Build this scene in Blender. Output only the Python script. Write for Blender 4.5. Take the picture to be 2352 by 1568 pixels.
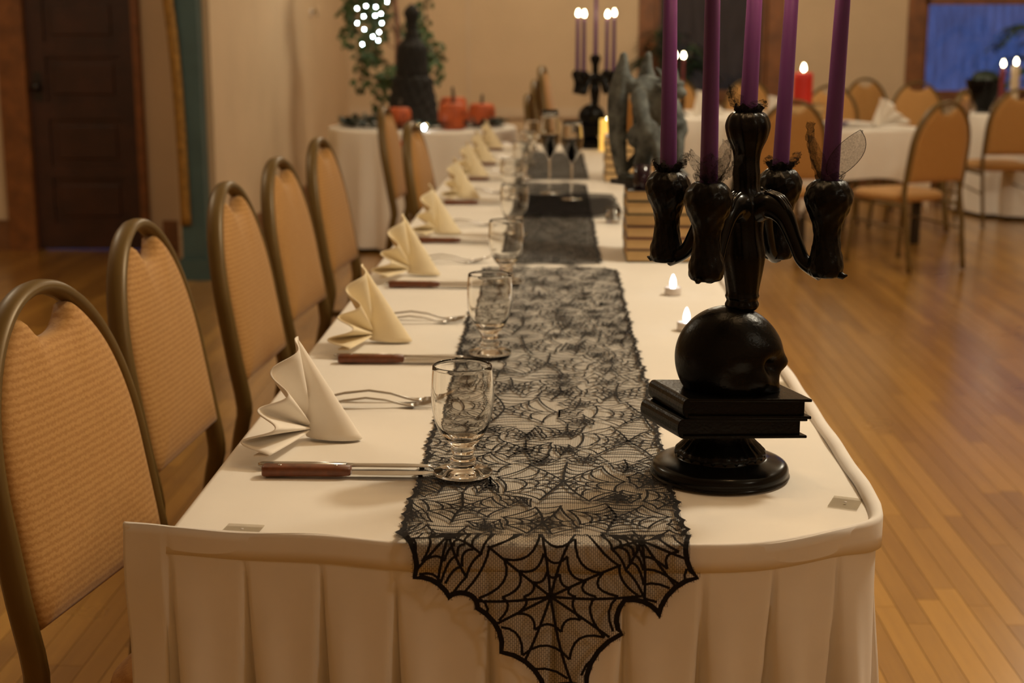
import bpy, bmesh, math, random
from mathutils import Vector, Matrix, noise
R = math.radians
PI = math.pi
random.seed(7)
scene = bpy.context.scene
for o in list(bpy.data.objects):
    bpy.data.objects.remove(o, do_unlink=True)
COL = scene.collection

# ------------------------------------------------------------------ camera
cam_d = bpy.data.cameras.new('camera')
cam_d.sensor_width = 36.0
cam_d.lens = 3300.0 / 2352.0 * 36.0
cam_d.clip_start = 0.05
cam_d.dof.use_dof = True
cam_d.dof.focus_distance = 1.86
cam_d.dof.aperture_fstop = 5.0
cam = bpy.data.objects.new('camera', cam_d)
COL.objects.link(cam)
PITCH, YAW = R(11.993), R(1.749)
cam.location = (0, 0, 1.325)
cam.rotation_euler = (PI / 2 - PITCH, 0, YAW)
scene.camera = cam

# ------------------------------------------------------------------ dusk sky
world = bpy.data.worlds.new('dusk')
scene.world = world
world.use_nodes = True
bg = world.node_tree.nodes['Background']
bg.inputs['Color'].default_value = (0.20, 0.36, 1.0, 1)
bg.inputs['Strength'].default_value = 0.31

# ------------------------------------------------------------------ ceiling lamps (warm tungsten) and two added fill lights
def lamp(name, loc, energy, radius=0.18, color=(1.0, 0.70, 0.40)):
    d = bpy.data.lights.new(name, 'POINT')
    d.energy = energy; d.color = color; d.shadow_soft_size = radius
    o = bpy.data.objects.new(name, d); COL.objects.link(o); o.location = loc
    return o
WARM = (1.0, 0.89, 0.68)
lamp('overhead_light', (1.9, 3.2, 3.3), 200, 0.22, WARM)
lamp('overhead_light', (3.6, 8.6, 3.3), 60, 0.22, WARM)
lamp('overhead_light', (-3.2, 5.0, 3.3), 52, 0.22, WARM)  # added light without a fixture, brightens the side passage
lamp('overhead_light', (0.2, 10.2, 3.4), 118, 0.22, WARM)
lamp('overhead_light', (3.2, -0.6, 3.3), 40, 0.22, WARM)  # added fill from behind the camera, lifts the skirt front

scene.view_settings.view_transform = 'Standard'
scene.view_settings.look = 'None'
scene.view_settings.gamma = 1.0
scene.view_settings.use_curve_mapping = False
scene.view_settings.exposure = 0.0
scene.cycles.max_bounces = 10
scene.cycles.transparent_max_bounces = 24
scene.cycles.transmission_bounces = 10
scene.cycles.caustics_refractive = False
scene.cycles.caustics_reflective = False
scene.cycles.sample_clamp_indirect = 4.0

# ------------------------------------------------------------------ material helpers
MATS = {}
def lin(c):
    def f(v):
        v /= 255.0
        return v / 12.92 if v <= 0.04045 else ((v + 0.055) / 1.055) ** 2.4
    return (f(c[0]), f(c[1]), f(c[2]), 1)
class NT:
    def __init__(s, name):
        s.m = bpy.data.materials.new(name); s.m.use_nodes = True
        s.t = s.m.node_tree; s.b = s.t.nodes['Principled BSDF']; s.out = s.t.nodes['Material Output']
        MATS[name] = s.m
    def n(s, kind, **kw):
        x = s.t.nodes.new(kind)
        for k, v in kw.items():
            if k in x.inputs: x.inputs[k].default_value = v
            else: setattr(x, k, v)
        return x
    def l(s, a, b): s.t.links.new(a, b)
    def coords(s, scale=(1, 1, 1), kind='Object'):
        tc = s.n('ShaderNodeTexCoord'); mp = s.n('ShaderNodeMapping')
        mp.inputs['Scale'].default_value = scale
        s.l(tc.outputs[kind], mp.inputs['Vector'])
        return mp.outputs['Vector']
    def noise(s, vec, scale, detail=4, rough=0.55):
        x = s.n('ShaderNodeTexNoise'); x.inputs['Scale'].default_value = scale
        x.inputs['Detail'].default_value = detail; x.inputs['Roughness'].default_value = rough
        if vec is not None: s.l(vec, x.inputs['Vector'])
        return x.outputs['Fac']
    def ramp(s, fac, stops):
        x = s.n('ShaderNodeValToRGB')
        e = x.color_ramp.elements
        while len(e) < len(stops): e.new(0.5)
        for i, (p, c) in enumerate(stops):
            e[i].position = p; e[i].color = c if len(c) == 4 else (*c, 1)
        s.l(fac, x.inputs['Fac'])
        return x.outputs['Color']
    def bump(s, h, strength=0.3, dist=0.002):
        x = s.n('ShaderNodeBump'); x.inputs['Strength'].default_value = strength
        x.inputs['Distance'].default_value = dist
        s.l(h, x.inputs['Height']); s.l(x.outputs['Normal'], s.b.inputs['Normal'])
    def set(s, **kw):
        for k, v in kw.items(): s.b.inputs[k.replace('_', ' ')].default_value = v

def simple(name, c, rough=0.5, vary=0.12, nscale=12, metal=0.0, bump=0.0, bscale=60, bdist=0.001, spec=0.5, sub=0.0):
    m = NT(name)
    v = m.coords()
    a = tuple(x * (1 - vary) for x in c[:3]) + (1,); b = tuple(min(1, x * (1 + vary)) for x in c[:3]) + (1,)
    m.l(m.ramp(m.noise(v, nscale), [(0.3, a), (0.7, b)]), m.b.inputs['Base Color'])
    m.set(Roughness=rough, Metallic=metal)
    m.b.inputs['Specular IOR Level'].default_value = spec
    if bump: m.bump(m.noise(v, bscale, 6), bump, bdist)
    if sub:
        m.b.inputs['Subsurface Weight'].default_value = sub
        m.b.inputs['Subsurface Radius'].default_value = (0.012, 0.006, 0.008)
    return m.m
def emit(name, c, s, base=None):
    m = NT(name)
    m.b.inputs['Base Color'].default_value = base or c
    m.b.inputs['Emission Color'].default_value = c
    m.b.inputs['Emission Strength'].default_value = s
    return m.m

def wood_mat(name, dark, light, attr):
    m = NT(name)
    g = m.n('ShaderNodeNewGeometry')
    mp = m.n('ShaderNodeMapping'); mp.inputs['Scale'].default_value = (26, 1.5, 8)
    m.l(g.outputs['Position'], mp.inputs['Vector'])
    add = m.n('ShaderNodeVectorMath', operation='ADD'); m.l(mp.outputs['Vector'], add.inputs[0])
    if attr:
        at = m.n('ShaderNodeAttribute', attribute_name='tone'); rnd = at.outputs['Fac']
    else:
        oi = m.n('ShaderNodeObjectInfo'); rnd = oi.outputs['Random']
    mul = m.n('ShaderNodeMath', operation='MULTIPLY'); mul.inputs[1].default_value = 37.0
    m.l(rnd, mul.inputs[0]); m.l(mul.outputs[0], add.inputs[1])
    gr = m.noise(add.outputs[0], 1.6, 6, 0.6)
    mix = m.n('ShaderNodeMath', operation='MULTIPLY_ADD'); mix.inputs[1].default_value = 0.50
    m.l(rnd, mix.inputs[0]); 
    mm = m.n('ShaderNodeMath', operation='MULTIPLY'); mm.inputs[1].default_value = 0.55
    m.l(gr, mm.inputs[0]); m.l(mm.outputs[0], mix.inputs[2])
    m.l(m.ramp(mix.outputs[0], [(0.15, dark), (0.85, light)]), m.b.inputs['Base Color'])
    rr = m.n('ShaderNodeMapRange'); rr.inputs['To Min'].default_value = 0.22; rr.inputs['To Max'].default_value = 0.38
    m.l(m.noise(g.outputs['Position'], 3.0), rr.inputs['Value']); m.l(rr.outputs[0], m.b.inputs['Roughness'])
    m.b.inputs['Specular IOR Level'].default_value = 0.6
    m.b.inputs['Coat Weight'].default_value = 1.0; m.b.inputs['Coat Roughness'].default_value = 0.22
    m.bump(gr, 0.12, 0.001)
    return m.m
FD, FL = (0.24, 0.104, 0.012, 1), (0.50, 0.255, 0.040, 1)
wood_mat('plank', FD, FL, False)
wood_mat('plank_field', FD, FL, True)
simple('joint', (0.07, 0.03, 0.012), 0.8)
simple('wall_paint', (0.60, 0.45, 0.29), 0.85, 0.05, 2.5, bump=0.05, bscale=40)
simple('ceiling_paint', (0.70, 0.60, 0.46), 0.9, 0.03, 2)
simple('rail_paint', (0.60, 0.47, 0.33), 0.6, 0.04, 4)
simple('brown_wood', (0.20, 0.072, 0.018), 0.45, 0.3, 9, bump=0.1)
simple('dark_door', (0.045, 0.014, 0.006), 0.5, 0.3, 7, bump=0.1)
simple('base_wood', (0.20, 0.085, 0.030), 0.5, 0.25, 8)
simple('teal', (0.045, 0.085, 0.085), 0.5, 0.15, 6)
simple('gold_leaf', (0.30, 0.16, 0.035), 0.4, 0.35, 40, metal=0.4, bump=0.5, bscale=90, bdist=0.003)
simple('bronze', (0.140, 0.085, 0.022), 0.40, 0.10, 8, metal=0.2, spec=0.45)
simple('white_cloth', (0.84, 0.79, 0.72), 0.9, 0.02, 5, bump=0.25, bscale=7, bdist=0.004, spec=0.2)
simple('skirt_cloth', (0.84, 0.80, 0.76), 0.85, 0.04, 9, bump=0.12, bscale=14, bdist=0.003, spec=0.25)
simple('napkin_cream', (0.84, 0.72, 0.50), 0.9, 0.03, 20, bump=0.1, bscale=300, bdist=0.0004, spec=0.2)
simple('napkin', (0.84, 0.78, 0.70), 0.9, 0.03, 20, bump=0.1, bscale=300, bdist=0.0004, spec=0.2)
simple('black_resin', (0.0035, 0.0032, 0.003), 0.22, 0.2, 30, bump=0.45, bscale=220, bdist=0.0012, spec=0.15)
simple('black_smooth', (0.0035, 0.0032, 0.003), 0.2, 0.2, 20, bump=0.06, bscale=40, bdist=0.001, spec=0.2)
simple('steel', (0.52, 0.50, 0.47), 0.25, 0.05, 30, metal=1.0)
simple('knife_wood', (0.14, 0.042, 0.014), 0.4, 0.35, 60)
simple('stone', (0.100, 0.112, 0.110), 0.85, 0.7, 30, bump=0.7, bscale=60, bdist=0.004)
simple('dark_stone', (0.035, 0.033, 0.032), 0.7, 0.4, 22)
simple('paper_edge', (0.62, 0.42, 0.20), 0.9, 0.10, 12)
simple('cover_black', (0.012, 0.011, 0.014), 0.4)
simple('cover_green', (0.02, 0.030, 0.012), 0.4)
simple('cover_red', (0.10, 0.018, 0.012), 0.4)
simple('pumpkin', (0.46, 0.085, 0.016), 0.55, 0.2, 14)
simple('stem', (0.05, 0.035, 0.022), 0.8)
simple('leaf', (0.045, 0.085, 0.022), 0.5, 0.5, 6)
simple('dark_leaf', (0.012, 0.028, 0.016), 0.5, 0.4, 6)
simple('bark', (0.28, 0.14, 0.08), 0.8, 0.3, 20, bump=0.4)
simple('black_cloth', (0.008, 0.007, 0.006), 0.85, 0.3, 15)
simple('red_wax', (0.62, 0.022, 0.012), 0.5, 0.1, 8, sub=0.2)
simple('red_card', (0.70, 0.05, 0.02), 0.5)
simple('cream_wax', (0.60, 0.48, 0.32), 0.5, 0.05, 8, sub=0.2)
simple('maroon_wax', (0.16, 0.02, 0.03), 0.5)
simple('wick', (0.02, 0.016, 0.012), 0.9)
simple('white_plastic', (0.66, 0.60, 0.56), 0.4, 0.03, 20)
simple('purple_petal', (0.10, 0.02, 0.22), 0.6)
simple('black_wood', (0.016, 0.010, 0.007), 0.4)
simple('pot', (0.05, 0.035, 0.028), 0.6)
simple('black_lace', (0.010, 0.008, 0.008), 0.8, 0.2, 200, spec=0.2)
emit('flame', (1.0, 0.86, 0.52, 1), 30)
emit('led_flame', (0.92, 0.96, 1.0, 1), 6)
emit('bulb_glow', (0.72, 0.93, 1.0, 1), 70)
emit('amber_glow', (1.0, 0.62, 0.24, 1), 12)

m = NT('candle_purple')
v = m.coords()
m.l(m.ramp(m.noise(v, 8), [(0.3, (0.080, 0.022, 0.125, 1)), (0.7, (0.098, 0.028, 0.150, 1))]), m.b.inputs['Base Color'])
m.set(Roughness=0.42)
m.b.inputs['Subsurface Weight'].default_value = 0.6
m.b.inputs['Subsurface Radius'].default_value = (0.03, 0.012, 0.03)
m.b.inputs['Subsurface Scale'].default_value = 1.0

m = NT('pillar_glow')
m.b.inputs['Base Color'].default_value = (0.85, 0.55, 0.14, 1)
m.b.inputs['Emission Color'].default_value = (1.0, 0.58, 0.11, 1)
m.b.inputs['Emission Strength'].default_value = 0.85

# upholstery: tan cloth woven with wavy rows
m = NT('upholstery')
v = m.coords((1, 1, 1))
w1 = m.n('ShaderNodeTexWave', wave_type='BANDS', bands_direction='Z'); w1.inputs['Scale'].default_value = 30
w1.inputs['Distortion'].default_value = 3.5; w1.inputs['Detail'].default_value = 2; w1.inputs['Detail Scale'].default_value = 6.0
m.l(v, w1.inputs['Vector'])
nz = m.noise(v, 160, 3)
mx = m.n('ShaderNodeMath', operation='MULTIPLY_ADD'); mx.inputs[1].default_value = 0.45
m.l(nz, mx.inputs[0])
m2 = m.n('ShaderNodeMath', operation='MULTIPLY'); m2.inputs[1].default_value = 0.5
m.l(w1.outputs['Fac'], m2.inputs[0]); m.l(m2.outputs[0], mx.inputs[2])
m.l(m.ramp(mx.outputs[0], [(0.12, (0.36, 0.165, 0.034, 1)), (0.75, (0.50, 0.265, 0.078, 1))]), m.b.inputs['Base Color'])
m.set(Roughness=0.75); m.b.inputs['Sheen Weight'].default_value = 0.15
m.bump(mx.outputs[0], 0.25, 0.0012)

# glass
m = NT('glass')
m.set(Roughness=0.0, IOR=1.47); m.b.inputs['Transmission Weight'].default_value = 1.0
v = m.coords(); m.l(m.ramp(m.noise(v, 6), [(0.3, (0.97, 0.97, 0.95, 1)), (0.7, (0.99, 0.99, 0.98, 1))]), m.b.inputs['Base Color'])
m = NT('wine')
m.set(Roughness=0.05); v = m.coords()
m.l(m.ramp(m.noise(v, 6), [(0.3, (0.010, 0.003, 0.008, 1)), (0.7, (0.016, 0.004, 0.012, 1))]), m.b.inputs['Base Color'])

def thin(name, tint, streak, refl=0.07):
    m = NT(name)
    v = m.coords((1, 1, 0.12))
    nz = m.noise(v, 26, 5, 0.65)
    a = tuple(x * (1 - streak) for x in tint[:3]) + (1,)
    col = m.ramp(nz, [(0.3, a), (0.7, tint)])
    tr = m.n('ShaderNodeBsdfTransparent'); m.l(col, tr.inputs['Color'])
    gl = m.n('ShaderNodeBsdfGlossy'); gl.inputs['Roughness'].default_value = 0.08
    mx = m.n('ShaderNodeMixShader'); mx.inputs['Fac'].default_value = refl
    m.l(tr.outputs[0], mx.inputs[1]); m.l(gl.outputs[0], mx.inputs[2]); m.l(mx.outputs[0], m.out.inputs['Surface'])
thin('pane_blue', (0.95, 0.95, 1.0, 1), 0.4)
thin('pane_grey', (0.62, 0.42, 0.24, 1), 0.35, 0.05)
thin('clip_plastic', (0.86, 0.84, 0.80, 1), 0.05, 0.06)

def netmat(name, scale, mortar, dens=1.0):
    m = NT(name)
    uv = m.n('ShaderNodeUVMap'); mp = m.n('ShaderNodeMapping'); mp.inputs['Scale'].default_value = (scale, scale, 1)
    mp.inputs['Rotation'].default_value = (0, 0, PI / 2)
    m.l(uv.outputs[0], mp.inputs['Vector'])
    br = m.n('ShaderNodeTexBrick')
    br.inputs['Scale'].default_value = 1.0; br.inputs['Mortar Size'].default_value = mortar
    br.inputs['Brick Width'].default_value = 1.6; br.inputs['Row Height'].default_value = 0.8
    br.inputs['Mortar Smooth'].default_value = 0.2
    br.inputs['Color1'].default_value = (0, 0, 0, 1); br.inputs['Color2'].default_value = (0, 0, 0, 1); br.inputs['Mortar'].default_value = (1, 1, 1, 1)
    m.l(mp.outputs[0], br.inputs['Vector'])
    df = m.n('ShaderNodeBsdfDiffuse'); df.inputs['Color'].default_value = (0.016, 0.013, 0.012, 1)
    tr = m.n('ShaderNodeBsdfTransparent'); tr.inputs['Color'].default_value = (dens, dens, dens, 1)
    mx = m.n('ShaderNodeMixShader')
    m.l(br.outputs['Fac'], mx.inputs['Fac']); m.l(tr.outputs[0], mx.inputs[1]); m.l(df.outputs[0], mx.inputs[2])
    m.l(mx.outputs[0], m.out.inputs['Surface'])
netmat('lace_net', 330.0, 0.085)
netmat('lace_net_dense', 240.0, 0.13, 0.80)

for TN, T0, T1 in (('tulle', 0.22, 0.50), ('tulle_dark', 0.40, 0.70)):
  m = NT(TN)
  v = m.coords((1, 1, 1))
  nz = m.noise(v, 500, 2)
  tr = m.n('ShaderNodeBsdfTransparent')
  df = m.n('ShaderNodeBsdfDiffuse'); df.inputs['Color'].default_value = (0.02, 0.018, 0.018, 1)
  mx = m.n('ShaderNodeMixShader')
  rm = m.n('ShaderNodeMapRange'); rm.inputs['From Min'].default_value = 0.3; rm.inputs['From Max'].default_value = 0.7
  rm.inputs['To Min'].default_value = T0; rm.inputs['To Max'].default_value = T1
  m.l(nz, rm.inputs['Value']); m.l(rm.outputs[0], mx.inputs['Fac'])
  m.l(tr.outputs[0], mx.inputs[1]); m.l(df.outputs[0], mx.inputs[2]); m.l(mx.outputs[0], m.out.inputs['Surface'])

# ------------------------------------------------------------------ mesh helpers
class MB:
    def __init__(s): s.v = []; s.f = []
    def add(s, v, f):
        k = len(s.v); s.v += [tuple(p) for p in v]; s.f += [tuple(i + k for i in q) for q in f]; return s
    def box(s, lo, hi):
        x0, y0, z0 = lo; x1, y1, z1 = hi
        return s.add([(x0, y0, z0), (x1, y0, z0), (x1, y1, z0), (x0, y1, z0), (x0, y0, z1), (x1, y0, z1), (x1, y1, z1), (x0, y1, z1)],
                     [(0, 3, 2, 1), (4, 5, 6, 7), (0, 1, 5, 4), (1, 2, 6, 5), (2, 3, 7, 6), (3, 0, 4, 7)])
    def lathe(s, prof, seg=32, c=(0, 0, 0), flute=None, squash=(1, 1)):
        v = []; f = []; n = len(prof)
        for i, (r, z) in enumerate(prof):
            for k in range(seg):
                a = 2 * PI * k / seg
                rr = r * (1 + (flute(a, z) if flute else 0))
                v.append((c[0] + rr * math.cos(a) * squash[0], c[1] + rr * math.sin(a) * squash[1], c[2] + z))
        for i in range(n - 1):
            for k in range(seg):
                k2 = (k + 1) % seg
                f.append((i * seg + k, i * seg + k2, (i + 1) * seg + k2, (i + 1) * seg + k))
        if prof[0][0] > 1e-6: f.append(tuple(reversed(range(seg))))
        if prof[-1][0] > 1e-6: f.append(tuple((n - 1) * seg + k for k in range(seg)))
        return s.add(v, f)
    def tube(s, pts, rad, seg=8, B=None, ratio=1.0, closed=False):
        """sweep an ellipse; rad = list or float; B = fixed depth axis with radius*ratio"""
        pts = [Vector(p) for p in pts]; n = len(pts)
        if not isinstance(rad, (list, tuple)): rad = [rad] * n
        v = []; f = []; prevN = None
        for i, p in enumerate(pts):
            if closed: t = pts[(i + 1) % n] - pts[i - 1]
            else: t = pts[min(i + 1, n - 1)] - pts[max(i - 1, 0)]
            t.normalize()
            if B is not None:
                b = Vector(B); N = t.cross(b).normalized(); b2 = b.normalized()
            else:
                if prevN is None:
                    up = Vector((0, 0, 1)) if abs(t.z) < 0.9 else Vector((1, 0, 0))
                    N = t.cross(up).normalized()
                else:
                    N = (prevN - t * prevN.dot(t)).normalized()
                b2 = t.cross(N)
            prevN = N
            for k in range(seg):
                a = 2 * PI * k / seg
                v.append(p + N * (rad[i] * math.cos(a)) + b2 * (rad[i] * ratio * math.sin(a)))
        m_ = n if closed else n - 1
        for i in range(m_):
            j = (i + 1) % n
            for k in range(seg):
                k2 = (k + 1) % seg
                f.append((i * seg + k, i * seg + k2, j * seg + k2, j * seg + k))
        if not closed:
            f.append(tuple(reversed(range(seg)))); f.append(tuple((n - 1) * seg + k for k in range(seg)))
        return s.add(v, f)
    def ell(s, c, r, rot=None, seg=16, rings=10):
        v = []; f = []
        M = rot or Matrix.Identity(3)
        for i in range(1, rings):
            th = PI * i / rings
            for k in range(seg):
                a = 2 * PI * k / seg
                p = M @ Vector((r[0] * math.sin(th) * math.cos(a), r[1] * math.sin(th) * math.sin(a), r[2] * math.cos(th)))
                v.append(Vector(c) + p)
        v.append(Vector(c) + M @ Vector((0, 0, r[2]))); v.append(Vector(c) + M @ Vector((0, 0, -r[2])))
        t = len(v) - 2; b = len(v) - 1
        for i in range(rings - 2):
            for k in range(seg):
                k2 = (k + 1) % seg
                f.append((i * seg + k, (i + 1) * seg + k, (i + 1) * seg + k2, i * seg + k2))
        for k in range(seg):
            k2 = (k + 1) % seg
            f.append((t, k, k2)); f.append((b, (rings - 2) * seg + k2, (rings - 2) * seg + k))
        return s.add(v, f)
    def move(s, M):
        s.v = [tuple(M @ Vector(p)) for p in s.v]; return s
    def mesh(s, name, mat, smooth=True):
        me = bpy.data.meshes.new(name); me.from_pydata(s.v, [], s.f); me.update()
        if mat: me.materials.append(MATS[mat])
        if smooth: me.polygons.foreach_set('use_smooth', [True] * len(me.polygons))
        return me
    def build(s, name, mat, parent=None, smooth=True, auto=None):
        me = s.mesh(name, mat, smooth)
        if auto is not None:
            me.set_sharp_from_angle(angle=R(auto))
        return link(name, me, parent)

def link(name, data, parent=None):
    o = bpy.data.objects.new(name, data); COL.objects.link(o)
    if parent: o.parent = parent
    return o
def tag(o, label=None, cat=None, group=None, kind=None):
    if label: o['label'] = label
    if cat: o['category'] = cat
    if group: o['group'] = group
    if kind: o['kind'] = kind
    return o
def thing(name, label, cat, loc=(0, 0, 0), rz=0.0, group=None):
    o = link(name, None); o.location = loc; o.rotation_euler = (0, 0, rz)
    return tag(o, label, cat, group)
def copy_tree(o, parent=None):
    c = o.copy(); COL.objects.link(c); c.parent = parent
    for ch in list(o.children): copy_tree(ch, c)
    return c
def struct(name, mb, mat, label, smooth=False):
    o = mb.build(name, mat, None, smooth); return tag(o, label, None, None, 'structure')
def bevel(o, w=0.003, seg=2):
    m_ = o.modifiers.new('bevel', 'BEVEL'); m_.width = w; m_.segments = seg; m_.limit_method = 'ANGLE'; return o
def solid(o, t, off=0):
    m_ = o.modifiers.new('solid', 'SOLIDIFY'); m_.thickness = t; m_.offset = off; return o
def fused(mb, voxel, smooth=6, fac=0.5):
    """union overlapping shapes into one continuous surface, returns mesh data"""
    me = mb.mesh('tmp', None); o = bpy.data.objects.new('tmp', me); COL.objects.link(o)
    r = o.modifiers.new('r', 'REMESH'); r.mode = 'VOXEL'; r.voxel_size = voxel
    if smooth:
        q = o.modifiers.new('s', 'SMOOTH'); q.iterations = smooth; q.factor = fac
    dg = bpy.context.evaluated_depsgraph_get()
    out = bpy.data.meshes.new_from_object(o.evaluated_get(dg))
    bpy.data.objects.remove(o, do_unlink=True)
    out.polygons.foreach_set('use_smooth', [True] * len(out.polygons))
    return out
def spline(pts, n=8):
    """Catmull-Rom through points"""
    P_ = [Vector(p) for p in pts]; out = []
    for i in range(len(P_) - 1):
        p0 = P_[max(i - 1, 0)]; p1 = P_[i]; p2 = P_[i + 1]; p3 = P_[min(i + 2, len(P_) - 1)]
        for k in range(n):
            t = k / n
            out.append(0.5 * ((2 * p1) + (p2 - p0) * t + (2 * p0 - 5 * p1 + 4 * p2 - p3) * t * t + (3 * p1 - p0 - 3 * p2 + p3) * t ** 3))
    out.append(P_[-1]); return out
def smoothstep(a, b, x):
    t = max(0, min(1, (x - a) / (b - a))); return t * t * (3 - 2 * t)
ORD = ['nearest', 'second', 'third', 'fourth', 'fifth', 'sixth', 'seventh', 'eighth', 'ninth', 'tenth']

# ================================================================== SETTING
XL, YB, XR, YN, ZC = -1.89, 13.2, 7.0, -3.0, 4.2
YP = 7.82           # near end of the left wall
XA = -4.6           # far side of the side passage
YD = 8.94           # wall with the dark door

fl = struct('floor', MB().box((XA - .2, YN - .2, -0.06), (XR + .2, YB + .2, -0.012)), 'joint', 'polished honey wood strip floor of the hall')
# strip planks
PW = 0.057
planks = []
rng = random.Random(3)
x = XA
while x < XR:
    y = YN + rng.uniform(-0.9, 0)
    while y < YB:
        L = rng.choice([0.55, 0.7, 0.85, 1.0, 1.2, 1.4])
        planks.append((x, y, L)); y += L
    x += PW
fwd = Vector((-math.sin(YAW) * math.cos(PITCH), math.cos(YAW) * math.cos(PITCH), -math.sin(PITCH)))
rgt = Vector((math.cos(YAW), math.sin(YAW), 0)); upv = rgt.cross(fwd)
def seen(px, py):
    d = Vector((px, py, -1.325)); z = d.dot(fwd)
    if z < 0.5: return 0
    u = d.dot(rgt) / z * 3300; w = d.dot(upv) / z * 3300
    if abs(u) > 1190 or abs(w) > 800: return 0
    tx = px * 0.434; ty = py * 0.434
    if -0.46 < tx < 0.41 and 1.58 < ty < 7.9: return 0
    if ty < 1.58 and -0.5 < px * 1.6 / py < 0.41: return 0
    return 1.0 / z
sc_ = []
for i, (px, py, L) in enumerate(planks):
    s_ = max(seen(px, py + L * q) for q in (0.05, 0.5, 0.95))
    if s_ > 0: sc_.append((s_, i))
sc_.sort(reverse=True)
near = set(i for _, i in sc_[:300])
pm = {}
for L in (0.55, 0.7, 0.85, 1.0, 1.2, 1.4):
    g = 0.0007
    pm[L] = MB().box((g, g, -0.012), (PW - g, L - g, 0.0)).mesh('plank', 'plank', False)
fv = MB(); tones = []
for i, (px, py, L) in enumerate(planks):
    if i in near:
        o = link('plank', pm[L], fl); o.location = (px, py, 0)
    else:
        g = 0.0007
        y1 = min(py + L - g, YB + 0.1)
        fv.box((px + g, py + g, -0.012), (px + PW - g, y1, 0.0)); t = rng.random(); tones += [t] * 6
fo = fv.build('plank_field', 'plank_field', fl, False)
at = fo.data.attributes.new('tone', 'FLOAT', 'FACE'); at.data.foreach_set('value', tones)
fo['kind'] = 'stuff'

struct('ceiling', MB().box((XA - .2, YN - .2, ZC), (XR + .2, YB + .3, ZC + .1)), 'ceiling_paint', 'plain cream ceiling above the hall')
struct('wall_left', MB().box((XL - 0.22, YP + 0.12, 0), (XL, YB, ZC)), 'wall_paint', 'pale plaster wall running behind the gold chairs')
struct('wall_passage', MB().box((XA, YD, 0), (-3.30, YD + .15, ZC)).box((-2.56, YD, 0), (XL - .21, YD + .15, ZC)).box((-3.30, YD, 2.15), (-2.56, YD + .15, ZC)), 'wall_paint', 'plaster wall around the dark door')
struct('wall_passage_side', MB().box((XA - .15, YN, 0), (XA, YD + .15, ZC)), 'wall_paint', 'plaster side wall of the passage')
struct('wall_right', MB().box((XR, YN, 0), (XR + .15, YB, ZC)), 'wall_paint', 'plaster wall on the right of the hall')
struct('wall_near', MB().box((XA - .15, YN - .15, 0), (XR + .15, YN, ZC)), 'wall_paint', 'plaster wall behind the camera')
# back wall with two window openings
W1 = (0.86, 1.90); W2 = (3.25, 5.0); SILL, HEAD = 0.80, 2.75
wb = MB()
for a, b in ((XL - .22, W1[0]), (W1[1], W2[0]), (W2[1], XR + .15)): wb.box((a, YB, 0), (b, YB + .2, ZC))
for w in (W1, W2): wb.box((w[0], YB, 0), (w[1], YB + .2, SILL)); wb.box((w[0], YB, HEAD), (w[1], YB + .2, ZC))
wb_o = struct('wall_back', wb, 'wall_paint', 'pale tan back wall with two windows')
for i_, xs in enumerate((-0.80,)):
    MB().box((xs - 0.012, YB - 0.008, 0.72), (xs + 0.012, YB + 0.01, ZC)).build('seam_batten', 'rail_paint', wb_o, False)
struct('trim_1', MB().box((XL, YB - 0.03, 0.60), (W1[0] - .14, YB, 0.66)).box((XL, YB - 0.018, 0.66), (W1[0] - .14, YB, 0.69)), 'rail_paint', 'low chair rail along the back wall')
# baseboards
struct('baseboard_left', MB().box((XL, YP + 0.1, 0), (XL + 0.025, YB, 0.20)).box((XL, YP + .1, 0.20), (XL + 0.014, YB, 0.225)), 'base_wood', 'brown baseboard under the left wall')
struct('baseboard_back', MB().box((XL, YB - 0.025, 0), (XR, YB, 0.20)), 'base_wood', 'brown baseboard under the back wall')
struct('baseboard_passage', MB().box((XA, YD - 0.025, 0), (-3.44, YD, 0.19)).box((-2.47, YD - 0.025, 0), (-2.1, YD, 0.19)), 'base_wood', 'brown baseboard beside the dark door')
# windows
def window(name, w, pane_mat, label, rail):
    f = MB(); d0, d1 = YB - 0.03, YB + 0.12
    t = 0.13
    f.box((w[0] - t, d0, SILL - .05), (w[0] + 0.02, d1, HEAD + t)); f.box((w[1] - 0.02, d0, SILL - .05), (w[1] + t, d1, HEAD + t))
    f.box((w[0] - t, d0, HEAD - 0.02), (w[1] + t, d1, HEAD + t)); f.box((w[0] - t - .03, d0 - 0.05, SILL - 0.05), (w[1] + t + .03, d1, SILL))
    root = tag(link(name, None), label, None, None, 'structure')
    bevel(f.build('window_frame', 'brown_wood', root, False), 0.006)
    s = MB()
    x0, x1 = w[0] + .02, w[1] - .02; k = 0.045; y0, y1 = YB + 0.05, YB + 0.09
    s.box((x0, y0, SILL), (x0 + k, y1, HEAD - .02)); s.box((x1 - k, y0, SILL), (x1, y1, HEAD - .02)); s.box((x0, y0, SILL), (x1, y1, SILL + k))
    s.box((x0, y0, rail), (x1, y1, rail + 0.06))
    s.build('sash', 'brown_wood', root, False)
    MB().box((x0 + k, YB + 0.066, SILL + k), (x1 - k, YB + 0.072, rail)).build('pane', pane_mat, root, False)
    MB().box((x0 + k, YB + 0.066, rail + 0.06), (x1 - k, YB + 0.072, HEAD - .02)).build('pane', pane_mat, root, False)
    return root
window('window_1', W1, 'pane_grey', 'brown framed window with dark grey glass behind the purple candles', 1.95)
window('window_2', W2, 'pane_blue', 'brown framed window glowing blue with dusk light', 1.60)
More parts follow.
